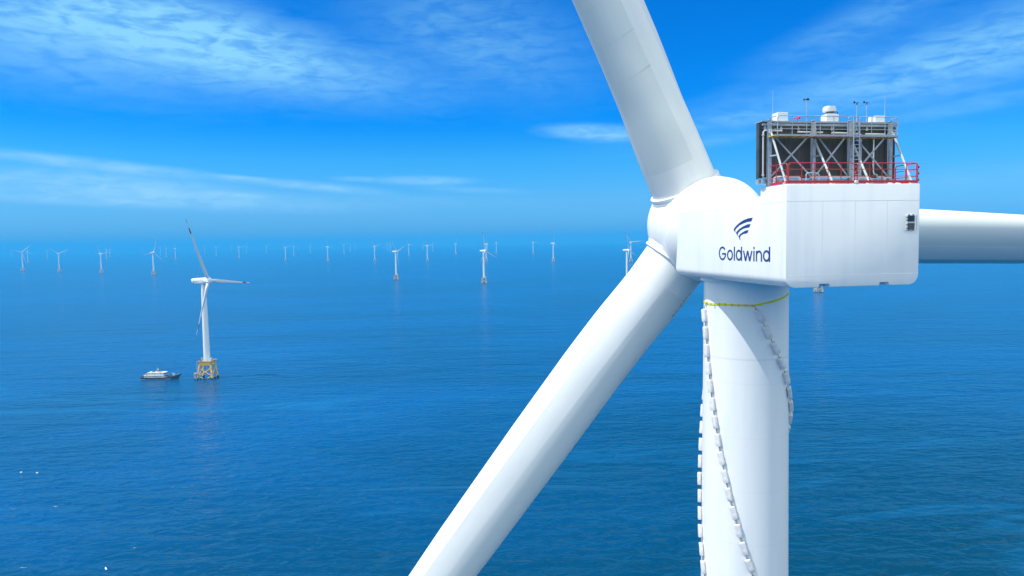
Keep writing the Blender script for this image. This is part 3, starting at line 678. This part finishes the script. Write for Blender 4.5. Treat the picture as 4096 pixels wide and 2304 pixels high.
# ------------------------------------------------------------------ the field of smaller turbines on jackets
def ground(px, py):
    d = _f + _r*((px-W/2)/FPX) - _u*((py-H/2)/FPX); k = CAMH/-d.z
    return Vector((d.x*k, d.y*k, 0))
ST74 = [(0, 3.3, 3.3, 1, 0, 0), (2.6, 3.3, 3.3, 1, 0, 0), (6, 3.6, 2.9, .6, 6, 0), (12, 4.7, 1.9, .05, 10, 0), (18, 4.5, 1.4, 0, 9, .05), (34, 3.3, .85, 0, 6, .1), (54, 2.0, .45, 0, 3, .2), (68, 1.15, .24, 0, 1, .3), (74, .25, .08, 0, 0, .3)]
J = {}
def jacket_parts(root, detail):
    top, bot, zt = 6.2, 8.3, 16.0
    def leg_xy(s, z): r = bot+(top-bot)*(z+1)/(zt+1); return Vector((s[0]*r, s[1]*r, z))
    cs = ((-1, -1), (1, -1), (1, 1), (-1, 1))
    def legs(b, s):
        b.cone(leg_xy(s, -.9), leg_xy(s, 13.0), .88, .88, 14); b.cone(leg_xy(s, 12.8), leg_xy(s, 14.6), 1.15, 1.15, 14); b.cone(leg_xy(s, -.9), leg_xy(s, 2.4), 1.1, .95, 14); b.cone(leg_xy(s, 14.6), leg_xy(s, 16.2), .95, .95, 14)
    def braces(b, s, q):
        b.cone(leg_xy(s, 12.6), leg_xy(q, 4.2), .42, .42, 10); b.cone(leg_xy(q, 12.6), leg_xy(s, 4.2), .42, .42, 10)
        for u, v in ((s, q), (q, s)):
            p = leg_xy(u, 4.0); t = leg_xy(v, -3); b.cone(p, p+(t-p)*.72*.9, .42, .42, 10)
    def girder(b):
        h0, h1 = 15.3, 20.0
        for k in range(4):
            s, q = cs[k], cs[(k+1) % 4]; a, c = Vector((s[0]*6.9, s[1]*6.9, 0)), Vector((q[0]*6.9, q[1]*6.9, 0)); d = (c-a).normalized(); nrm = Vector((d.y, -d.x, 0))
            rings = []
            for i in range(13):
                f = i/12; p = a+(c-a)*f; lo = h0+.9*(1-(2*f-1)**4)*1.0
                rings.append([p+Vector((0, 0, lo)), p+Vector((0, 0, h1)), p-nrm*.5+Vector((0, 0, h1)), p-nrm*.5+Vector((0, 0, lo))])
            b.loft(rings)
        b.box((-6.3, -6.3, 18.9), (6.3, 6.3, 19.9))
        b.lathe([(3.9, 16.6), (4.2, 17.6), (4.2, 18.9)], 24)
    def deckmb(b): b.box((-7.5, -7.5, 20.0), (7.5, 7.5, 20.35)); b.box((7.5, 1.5, 20.0), (9.2, 7.4, 20.3))
    if detail:
        for s in cs:
            b = MB(); legs(b, s); b.build('jacket_leg', M['jacket'], root, 40)
        for k in range(4):
            b = MB(); braces(b, cs[k], cs[(k+1) % 4]); b.build('jacket_brace', M['jacket'], root, 40)
        b = MB(); girder(b); b.build('girder', M['jacket'], root)
        b = MB(); deckmb(b); dk = b.build('deck', M['deck'], root)
        r = MB()
        for s in range(4):
            a, c = Vector((*[7.4*v for v in cs[s]], 20.35)), Vector((*[7.4*v for v in cs[(s+1) % 4]], 20.35))
            for zz in (.6, 1.15): r.cone(a+Vector((0, 0, zz)), c+Vector((0, 0, zz)), .05, .05, 5)
            for i in range(8): p = a+(c-a)*i/8; r.cone(p, p+Vector((0, 0, 1.15)), .05, .05, 5)
        r.build('deck_railing', M['jacket'], dk)
        q = MB(); q.loft([[Vector((x, y, z_)) for x, z_ in ((3.9, 20.35), (6.6, 20.35), (6.6, 23.6), (7.7, 24.1), (5.2, 23.9), (3.9, 23.0))] for y in (-6.6, -4.2)])
        q.build('deck_crane', M['plain'], root)
        q = MB(); q.box((-5.6, -6.0, 20.35), (-4.4, -4.6, 22.6)); q.box((-4.1, -6.2, 23.2), (-2.4, -4.4, 23.5))
        for x in (-4.0, -2.5):
            for y in (-6.1, -4.5): q.box((x-.1, y-.1, 20.35), (x+.1, y+.1, 25.2))
        q.build('deck_equipment', [M['pipe']], root)
        q = MB(); q.box((-5.0, -6.9, 20.35), (-4.3, -6.2, 23.4)); q.build('deck_cabinet', M['dark'], root)
        # boat landing and access ladder
        q = MB()
        for x in (-11.0, -9.9): q.cone((x, -9.6, -.9), (x, -9.6, 8.4), .22, .22, 8)
        for i in range(9): q.cone((-11, -9.6, .5+i*.9), (-9.9, -9.6, .5+i*.9), .08, .08, 6)
        q.box((-11.4, -10.0, 7.6), (-7.6, -7.6, 7.9)); q.box((-11.4, -10.0, 8.8), (-7.8, -9.9, 8.9)); q.cone((-9.9, -9.6, 2.5), (-8.7, -8.7, 2.5), .2, .2, 8); q.cone((-9.9, -9.6, 6.5), (-8.2, -8.2, 6.5), .2, .2, 8)
        q.build('boat_landing', M['jacket'], root)
        q = MB()
        for x in (-8.6, -7.7): q.cone((x, -8.3, 7.9), (x, -8.3, 21.5), .10, .10, 6)
        for i in range(15): q.cone((-8.6, -8.3, 8.3+i*.9), (-7.7, -8.3, 8.3+i*.9), .05, .05, 5)
        q.build('access_ladder', M['pipe'], root)
        q = MB()
        for x in (9.4, 8.3): q.cone((x, -8.6, -.9), (x+.2, -8.2, 8.8), .2, .2, 8)
        q.box((7.6, -9.2, 8.5), (10.0, -7.4, 8.9)); q.build('boat_landing', M['jacket'], root)
    else:
        b = MB()
        for s in cs: legs(b, s)
        for k in range(4): braces(b, cs[k], cs[(k+1) % 4])
        girder(b); b.box((-5.2, -6.5, 20.36), (-3.4, -4.6, 24)); b.box((4.2, -6.5, 20.36), (6.6, -4.4, 23.9))
        o = b.build('jacket', M['jacket'], root, 40)
        b = MB(); deckmb(b); b.build('deck', M['deck'], o)

def nacelle_small(boxy):
    rings = []
    if boxy:
        b = MB(); b.box((-4, -13, 106.4), (4, 3.2, 113.2)); return b
    for (y, zb, zt, w, p) in ((-14.6, 111.2, 112.0, .5, .8), (-14.2, 109.9, 112.7, 1.5, .7), (-13, 108.7, 113.1, 2.5, .6), (-11, 107.7, 113.3, 3.2, .55), (-8, 106.9, 113.5, 3.6, .5), (-4, 106.4, 113.8, 3.8, .5), (1.9, 106.4, 114.1, 3.9, .55), (2.2, 106.6, 114.0, 3.8, .6)):
        ring = []
        for i in range(28):
            a = 2*PI*i/28; ca, sa = math.cos(a), math.sin(a)
            ring.append(Vector((w*math.copysign(abs(ca)**p, ca), y, (zb+zt)/2+(zt-zb)/2*math.copysign(abs(sa)**p, sa))))
        rings.append(ring)
    return MB().loft(rings)
HUB_Y, HUB_Z = 6.6, 110.6
def small_turbine(name, detail, boxy=False):
    root = empty(name, (0, 0, 0), 0, size=5)
    MB().lathe([(3.55, 20.2), (3.4, 40), (2.95, 80), (2.5, 106.6)], 40 if detail else 20).build('tower', M['plain'], root, 40)
    n = nacelle_small(boxy).build('nacelle', M['plain'], root, 45, 0.15 if boxy else 0)
    if boxy: MB().box((-3.4, -12.4, 113.2), (3.4, -6, 116.2)).build('radiator', M['dark'], n)
    if detail:
        q = MB(); q.cone((0, -7.6, 113.3), (0, -7.6, 115.1), .12, .12, 6); q.ball((0, -7.6, 115.5), .55, 10, 8); q.build('warning_lamp', M['lamp'], n, 60)
        q = MB(); q.box((-1, -5.5, 113.4), (-.7, -5.2, 115.2)); q.box((.6, -2.5, 113.6), (.8, -2.3, 114.9)); q.build('wind_vane', M['dark'], n)
        for sx in (-1, 1):     # operator's round badge and a short line of characters, too small to read
            q = MB(); X = sx*3.72
            q.lathe([(.78, 0), (.78, .1)], 16, M=Matrix.Translation((X*.97, -9.6, 109.6)) @ Matrix.Rotation(PI/2*sx, 4, 'Y')); q.build('badge', M['logo'], n)
            q = MB()
            for i, yy in enumerate((-7.7, -6.4, -5.0, -3.7)):
                y0 = yy if sx > 0 else yy
                q.box((min(X, X*1.03), y0-.42, 109.3), (max(X, X*1.03), y0+.42, 109.42)); q.box((min(X, X*1.03), y0-.42, 110.2), (max(X, X*1.03), y0+.42, 110.32)); q.box((min(X, X*1.03), y0-.07, 109.2), (max(X, X*1.03), y0+.07, 110.4))
                if i in (0, 2): q.box((min(X, X*1.03), y0-.42, 109.75), (max(X, X*1.03), y0+.42, 109.87))
            q.build('lettering', M['logo'], n)
    ti = R_(7); Mh = Matrix.Translation((0, HUB_Y, HUB_Z)) @ Matrix.Rotation(ti, 4, 'X') @ Matrix.Rotation(-PI/2, 4, 'X')
    prof = [(3.9, -4.2), (4.05, -3.0), (4.1, -1.6), (3.8, .6), (3.2, 2.0), (2.3, 3.1), (1.2, 3.7), (.05, 3.9)]
    h = MB().lathe(prof, 28 if detail else 14, M=Mh).build('hub', M['plain'], root, 50)
    key = 'hi' if detail else 'lo'
    if key not in J:
        b = MB().loft(blade_mesh(ST74, 1.5 if detail else 4, 2 if detail else 1)); J[key] = b.build('blade', M['tip'], root, 40); first = J[key]
    else: first = None
    for k in range(3):
        if k == 0 and first: o = first
        else: o = J[key].copy(); COL.objects.link(o)
        o.parent = root; set_blade(o, 120*k)
        if detail:
            c = MB().lathe([(1.75, 2.6), (1.85, 3.0), (1.85, 4.3), (1.70, 4.4)], 24).build('blade_collar', M['plain'], h, 40); c.matrix_basis = blade_matrix(120*k, 0)
    jacket_parts(root, detail)
    return root
def blade_matrix(ang, pitch=-18):
    return Matrix.Translation((0, HUB_Y, HUB_Z)) @ Matrix.Rotation(R_(7), 4, 'X') @ Matrix.Rotation(R_(-ang), 4, 'Y') @ Matrix.Rotation(R_(-4.3), 4, 'X') @ Matrix.Rotation(R_(pitch), 4, 'Z')
def set_blade(o, ang): o.matrix_basis = blade_matrix(ang)

# base x, base y, hub y (as seen from the camera's spot), foreshortening of the rotor, screen angle of one blade, kind, label
FIELD = [
    (832, 1514, 1122, .59, -14.5, 'hi', 'white turbine standing on a yellow jacket beside the white workboat'),
    (1585.6, 1119.6, 1006.6, .47, -28, 'hi', 'mid distance turbine on a pale yellow jacket, blades in a V, alone in open water'),
    (1936.7, 1134, 1003.7, .50, -3.6, 'hi', 'mid distance turbine on a jacket, one blade straight up, thinner turbine close behind'),
    (2508, 1132, 1001, .30, -3.5, 'hi', 'mid distance turbine whose tower foot hides behind the big left blade'),
    (3273, 1170, 997, .6, 20, 'hi', 'turbine hidden behind the big nacelle, only its yellow jacket feet showing below it'),
    (92.4, 1085.4, 1009.3, 1.0, -74, 'lo', 'far turbine nearest the left edge of the picture, wide V of blades'),
    (112.6, 1053.9, 1007.2, .9, -115, 'lo', 'smaller far turbine just right of the leftmost one, blades drooping'),
    (189.8, 1035.4, 1001.7, .8, 84, 'lo', 'tiny faded turbine between the two leftmost full turbines'),
    (238, 1088.7, 1014.8, .95, -54, 'lo', 'far turbine with a Y of blades, second full size one from the left edge'),
    (406.5, 1093, 1014.8, .75, -29, 'lo', 'far turbine with one level blade pointing right, two faded turbines under it'),
    (427, 1039.8, 999.6, .7, 88, 'lo', 'faded turbine right under the level blade of a nearer one'),
    (440.6, 1030, 998.5, .7, -40, 'lo', 'fainter turbine, right one of the pair under a level blade'),
    (46.3, 1031, 1010, .8, 5, 'lo', 'barely visible turbine left of the leftmost full turbine'),
    (260, 1026, 1005, .8, 30, 'lo', 'barely visible turbine just right of the Y bladed far turbine'),
    (615.9, 1100.7, 1009.8, .83, 15, 'box', 'far turbine with a boxy dark topped nacelle left of the yellow jacket turbine'),
    (642, 1022, 992, .7, 60, 'lo', 'faint turbine just right of the boxy nacelle turbine'),
    (665.9, 1030, 993, .6, 86, 'lo', 'faint turbine with a level blade, midway between boxy and near turbines'),
    (702.4, 1040, 994.6, .5, -2, 'lo', 'faded turbine with upright blade, closest on the left of the near turbine'),
    (779, 1010, 989, .7, 40, 'lo', 'ghostly turbine just left of the upright blade of the near turbine'),
    (820.2, 1018, 986.5, .7, -15, 'lo', 'faint turbine just right of the upright blade of the near turbine'),
    (865.4, 1024, 988.3, .8, 74, 'lo', 'faint turbine with spread blades, second one right of the upright near blade'),
    (927.4, 1010, 986, .8, -60, 'lo', 'ghostly small turbine left of the brighter one with a raised left blade'),
    (956.7, 1033, 988.7, .9, -31, 'lo', 'bright faded turbine with one blade level right, one raised left'),
    (985.7, 1015, 984, .8, 22, 'lo', 'faint turbine directly right of the one with a level blade'),
    (1066, 1018, 985.4, .9, -50, 'lo', 'lone faint turbine midway along the row left of centre'),
    (1142.7, 1043.4, 990.2, .77, -42, 'lo', 'white far turbine with Y blades and a faint jacket, left of centre'),
    (1175.7, 1024, 985.7, .5, 94, 'lo', 'faded turbine close on the right of the Y bladed centre left turbine'),
    (1194, 1004, 987, .8, 10, 'lo', 'ghostly turbine right of the faded one with a level blade'),
    (1242, 1012, 981.8, .7, -100, 'lo', 'small faint turbine halfway between two white centre turbines'),
    (1289, 1003, 982, .8, 0, 'lo', 'ghostly turbine just left of the white one with a long upright blade'),
    (1311.8, 1045.2, 987.5, .45, -12, 'lo', 'white far turbine with a long upright blade and folded lower blades'),
    (1376, 1018, 980, .9, 66, 'lo', 'faded turbine with a single raised right blade, left one of a faint trio'),
    (1402, 1008, 977.9, .9, 60, 'lo', 'middle turbine of the faint trio, small V of blades'),
    (1419.5, 1001, 977, .8, -20, 'lo', 'rightmost and faintest turbine of the faint trio'),
    (1499.6, 1045.2, 985.3, .7, -34, 'lo', 'white far turbine next on the left of the lone mid distance turbine'),
    (1551.6, 1003, 975, .9, 65, 'lo', 'tiny turbine left of a twin, behind the upright blade of the lone mid turbine'),
    (1562.4, 1010, 976.6, .9, 60, 'lo', 'tiny turbine touching the upright blade of the lone mid turbine'),
    (1545, 997, 985-8, .8, -10, 'lo', 'ghostly turbine at the left of the tiny twin turbines'),
    (1635.5, 1026, 979.5, .75, -26, 'lo', 'far turbine next on the right of the lone mid distance turbine'),
    (1692.5, 1000, 977, .8, 10, 'lo', 'ghostly turbine left of the one with a level blade and long shadowed upright blade'),
    (1710.2, 1046.2, 982.4, .45, -18, 'lo', 'far turbine with a jacket, level right blade and dark raised blade'),
    (1731.5, 1007, 974.3, .9, -22, 'lo', 'small faded turbine just right of the level bladed jacket turbine'),
    (1823.3, 1020, 975, .3, 7, 'lo', 'lone small turbine with one upright blade in the gap right of centre'),
    (1945.6, 1047, 976.6, .15, -3, 'lo', 'far turbine close behind the mid turbine with straight upright blade'),
    (1986, 1014, 971.8, .4, -10, 'lo', 'small turbine right of the overlapping pair'),
    (2133, 1017.5, 969.9, .8, -29, 'lo', 'small far turbine with Y blades, second from the big left blade'),
    (2213.6, 1048.5, 973.7, .3, -1.4, 'lo', 'far turbine with tall thin upright blade and one bright lower blade'),
    (2523.8, 1049.6, 969.5, .9, -34, 'lo', 'far turbine right against the edge of the big left blade'),
]
PROTO = {'hi': small_turbine('offshore_turbine', True), 'lo': small_turbine('offshore_turbine', False), 'box': small_turbine('offshore_turbine', False, True)}
used = set()
for (px, py, hy, k, ang, kind, label) in FIELD:
    if kind in used: root = copy_tree(PROTO[kind])
    else: root = PROTO[kind]; used.add(kind)
    p = ground(px, py); D = (p-Vector((0, 0, CAMH))).dot(_f)
    s = (py-hy)*D/(FPX*HUB_Z); s = max(.8, min(1.3, s))
    d = Vector((p.x, p.y, 0)).normalized(); rr = Vector((d.y, -d.x, 0)); axis = rr*math.sqrt(max(0, 1-k*k))-d*k
    rz = math.atan2(-axis.x, axis.y)
    root.location = p; root.rotation_euler = (0, 0, rz); root.scale = (s, s, s)
    tag(root, label, 'wind turbine', 'smaller turbines of the wind farm')
    a0 = math.degrees(math.atan2(math.sin(R_(ang))/k, math.cos(R_(ang)))); i = 0
    for ch in root.children:
        nm = ch.name.split('.')[0]
        if nm == 'blade': set_blade(ch, a0+120*i); i += 1
        elif nm in ('jacket', 'jacket_leg', 'jacket_brace', 'girder', 'deck', 'deck_crane', 'deck_equipment', 'deck_cabinet', 'boat_landing', 'access_ladder'):
            ch.rotation_euler = (0, 0, -rz+R_(2))


# ------------------------------------------------------------------ workboat and buoys
def boat():
    p = ground(645, 1515.5)
    root = empty('workboat', p, R_(-1.5), size=5); root.scale = (1.035, 1.0, .97)
    tag(root, 'white workboat with a two storey cabin and black tyre hung hull', 'boat')
    # local: x forward, y port (away), z up
    L = 43.4
    def sheer(x): t = max(0, (x-4)/18); s = max(0, (-x-14)/8); return 2.0+3.4*t**1.8+.35*s
    def half(x):
        t = (x+21.7)/43.4; return 4.5*min(1, (t/.06)**.5 if t < .06 else 1)*(1 if t < .6 else max(.02, 1-((t-.6)/.4)**2.1))
    rings = []
    for i in range(41):
        x = -21.7+L*i/40; hw = half(x); sh = sheer(x); fl = max(0, (x-10)/11.7)
        xb = x-3.4*fl**1.6*1.0
        ring = [Vector((xb, -hw*.72, -.8)), Vector((x-(x-xb)*.85, -hw*.92, .55)), Vector((x, -hw, sh)), Vector((x, hw, sh)), Vector((x-(x-xb)*.85, hw*.9, .55)), Vector((xb, hw*.72, -.8))]
        rings.append(ring)
    hm = MB().loft(rings); hull = hm.build('hull', M['hull'], root, 35)
    b = MB()
    for i in range(40):
        x0, x1 = -21.7+L*i/40, -21.7+L*(i+1)/40
        for sy in (-1, 1):
            if x1 < 12: b.bar((x0, sy*(half(x0)*.95+.05), .62), (x1, sy*(half(x1)*.95+.05), .62), .10, .62)
    b.build('waterline_band', M['hullw'], hull)
    b = MB()
    for i in range(40):
        x0, x1 = -21.7+L*i/40, -21.7+L*(i+1)/40
        for sy in (-1, 1): b.bar((x0, sy*half(x0), sheer(x0)+.15), (x1, sy*half(x1), sheer(x1)+.15), .22, .5)
    b.build('bulwark', M['hull'], hull)
    rnd = random.Random(3); first = None
    for i in range(26):
        x = -20.5+i*1.42
        if x > 16.5: break
        if first is None:
            o = first = MB().lathe([(.22, -.16), (.52, -.18), (.60, 0), (.52, .18), (.22, .16)], 14, M=Matrix.Rotation(PI/2, 4, 'X'), cap0=False, cap1=False).build('tyre_fender', M['tyre'], hull, 60)
        else: o = first.copy(); COL.objects.link(o); o.parent = hull
        o.location = (x, -half(x)-.15, sheer(x)-.75+rnd.uniform(-.15, .15))
    MB().ball((21.4, 0, 5.2), .9, 12, 8, sq=(.7, 1, 1.0)).build('bow_fender', M['tyre'], hull, 60)
    dk = MB(); dk.loft([[Vector((x, -half(x)*.93, sheer(x)-.35)), Vector((x, half(x)*.93, sheer(x)-.35)), Vector((x, half(x)*.9, sheer(x)-.5)), Vector((x, -half(x)*.9, sheer(x)-.5))] for x in (4, 7, 10, 12.5, 15)]); dk.build('foredeck', M['green'], root)
    def house(name, x0, x1, hw, z0, z1, rake, m=M['cabin'], rear=.0):
        q = MB(); q.loft([[Vector((x0, -hw, z0)), Vector((x0, hw, z0)), Vector((x1-.9, hw, z0)), Vector((x1, hw*.55, z0)), Vector((x1, -hw*.55, z0)), Vector((x1-.9, -hw, z0))],
                          [Vector((x0+rear, -hw, z1)), Vector((x0+rear, hw, z1)), Vector((x1-.9-rake, hw, z1)), Vector((x1-rake, hw*.55, z1)), Vector((x1-rake, -hw*.55, z1)), Vector((x1-.9-rake, -hw, z1))]])
        return q.build(name, m, root)
    lo = house('lower_cabin', -16.2, 5.6, 3.8, 1.7, 4.75, .3)
    MB().box((-17.0, -4.1, 4.75), (5.9, 4.1, 4.93)).build('cabin_deck', M['cabin'], lo)
    up = house('upper_cabin', -12.2, 4.4, 3.5, 4.93, 7.6, -.7)
    rf = MB(); rf.loft([[Vector((x, -w_, z_)) for x, w_ in ((-12.8, 3.7), (3, 3.9), (5.9, 3.0), (6.4, 1.5))]+[Vector((x, w_, z_)) for x, w_ in ((6.4, 1.5), (5.9, 3.0), (3, 3.9), (-12.8, 3.7))] for z_ in (7.6, 7.95)]); rf.build('bridge_roof', M['cabin'], up)
    MB().bar((4.82, -3.0, 6.75), (4.82, 3.0, 6.75), .9, .12).build('bridge_window', M['bluegrey'], up)
    for y0 in (-2.6, -.9, .9, 2.6): MB().box((4.7, y0-.65, 5.9), (5.35, y0+.65, 7.1)).build('bridge_window', M['glass'], up)
    MB().box((5.4, -2.9, 3.0), (5.75, 2.9, 4.5)).build('front_panel', M['bluegrey'], lo)
    fw = None
    for x in (-14.6, -11.0, -9.2, -6.9, -5.5, -3.8, -2.5, 1.0, 2.8):
        if fw is None: fw = o = MB().box((-.45, -.05, -.46), (.45, .05, .46)).build('window', M['glass'], lo)
        else: o = fw.copy(); COL.objects.link(o); o.parent = lo
        o.location = (x, -3.83, 3.55)
    for x in (-10.4, -7.4, -4.9, 1.6): o = fw.copy(); COL.objects.link(o); o.parent = up; o.location = (x, -3.53, 6.4)
    for x in (-13.2, -.7): MB().box((x-.32, -3.88, 2.1), (x+.32, -3.78, 4.0)).build('door', M['bluegrey'], lo)
    MB().box((-14.8, -3.3, 4.93), (-12.25, 3.3, 6.7)).build('aft_shelter', M['orange'], up)
    q = MB(); q.cone((-3.6, 0, 7.95), (-3.6, 0, 12.6), .45, .22, 8); q.box((-4.6, -1.4, 9.6), (-2.8, 1.4, 9.9)); q.box((-4.0, -.9, 11.0), (-3.1, .9, 11.2)); q.cone((-3.6, 0, 12.6), (-3.6, 0, 13.9), .06, .06, 6); mst = q.build('mast', M['orange'], root)
    MB().box((-3.2, -.8, 11.3), (-2.2, .2, 11.6)).ball((-2.7, -.4, 10.5), .45).build('radar', M['plain'], mst)
    MB().ball((-9.4, -1.2, 8.7), .65, 12, 8).cone((-9.4, -1.2, 7.9), (-9.4, -1.2, 8.3), .2, .2, 8).build('satellite_dome', M['plain'], root, 60)
    MB().box((-10.6, -.6, 7.95), (-6.8, 2.4, 8.7)).build('roof_raft', M['bluegrey'], root); MB().box((-1.8, -1.8, 7.95), (.8, 1.8, 8.6)).build('roof_locker', M['orange'], root)
    q = MB(); q.cone((-15.2, -1.5, 6.7), (-15.2, -1.5, 8.6), .07, .07, 6); q.cone((-14, 0, 6.7), (-14, 0, 8), .4, .4, 10); q.build('funnel', M['dark'], root)
    q = MB(); q.box((13.2, -1.1, 3.6), (14.8, 1.1, 5.4)); q.cone((14, -1.4, 5.0), (14, 1.4, 5.0), .8, .8, 12); q.cone((12.6, 0, 3.4), (12.6, 0, 6.4), .18, .14, 8); q.box((12.0, -1.0, 6.0), (13.2, 1.0, 6.25)); q.build('winch', M['pipe'], root)
    q = MB(); q.box((-20.2, -1.5, 1.9), (-18.2, 1.5, 3.3)); q.cone((-17.6, 0, 1.9), (-17.6, 0, 3.9), .3, .3, 10); q.build('towing_gear', M['dark'], root)
    q = MB()
    for i in range(6): x = 16+i*.9; q.cone((x, -half(x)*.95, sheer(x)+.3), (x, -half(x)*.95, sheer(x)+1.2), .05, .05, 5)
    q.tube([(16+i*.9, -half(16+i*.9)*.95, sheer(16+i*.9)+1.2) for i in range(6)], .05, 5); q.build('bow_rail', M['plain'], root)
boat()
def buoy(px, py, label, long):
    p = ground(px, py); b = MB()
    if long: b.cone((-.9, 0, .15), (.9, 0, .15), .35, .35, 14); b.ball((.9, 0, .15), .35, 12, 8); b.ball((-.9, 0, .15), .35, 12, 8)
    else: b.ball((0, 0, .12), .50, 16, 10, sq=(1.35, 1, .8)); b.cone((0, 0, .45), (0, 0, .65), .08, .07, 8)
    o = b.build('mooring_buoy', M['buoy'], None, 50); o.location = p; o.rotation_euler = (0, 0, R_(-50) if long else 0.2)
    tag(o, label, 'buoy', 'white buoys afloat')
buoy(85, 1890, 'white round buoy of the afloat pair, the one farther from the workboat', False)
buoy(148.5, 1892, 'white round buoy of the afloat pair, the one nearer the workboat', False)
buoy(424, 2276, 'white cylindrical buoy afloat alone near the bottom edge', True)

# ------------------------------------------------------------------ sea haze: one even volume round the whole scene
def haze():
    q = bpy.data.materials.new('sea_haze'); q.use_nodes = True; t = NT(q.node_tree); t.n.clear()
    v = t.node('ShaderNodeVolumePrincipled'); v.inputs['Color'].default_value = (0.05, 0.48, 1.0, 1); v.inputs['Density'].default_value = HAZE
    out = t.node('ShaderNodeOutputMaterial'); t.l.new(v.outputs[0], out.inputs['Volume'])
    o = MB().box((-22500, -22500, -2.0), (22500, 22500, 275.0)).build('haze', q); tag(o, kind='stuff')
HAZE = 1.1e-4
haze()
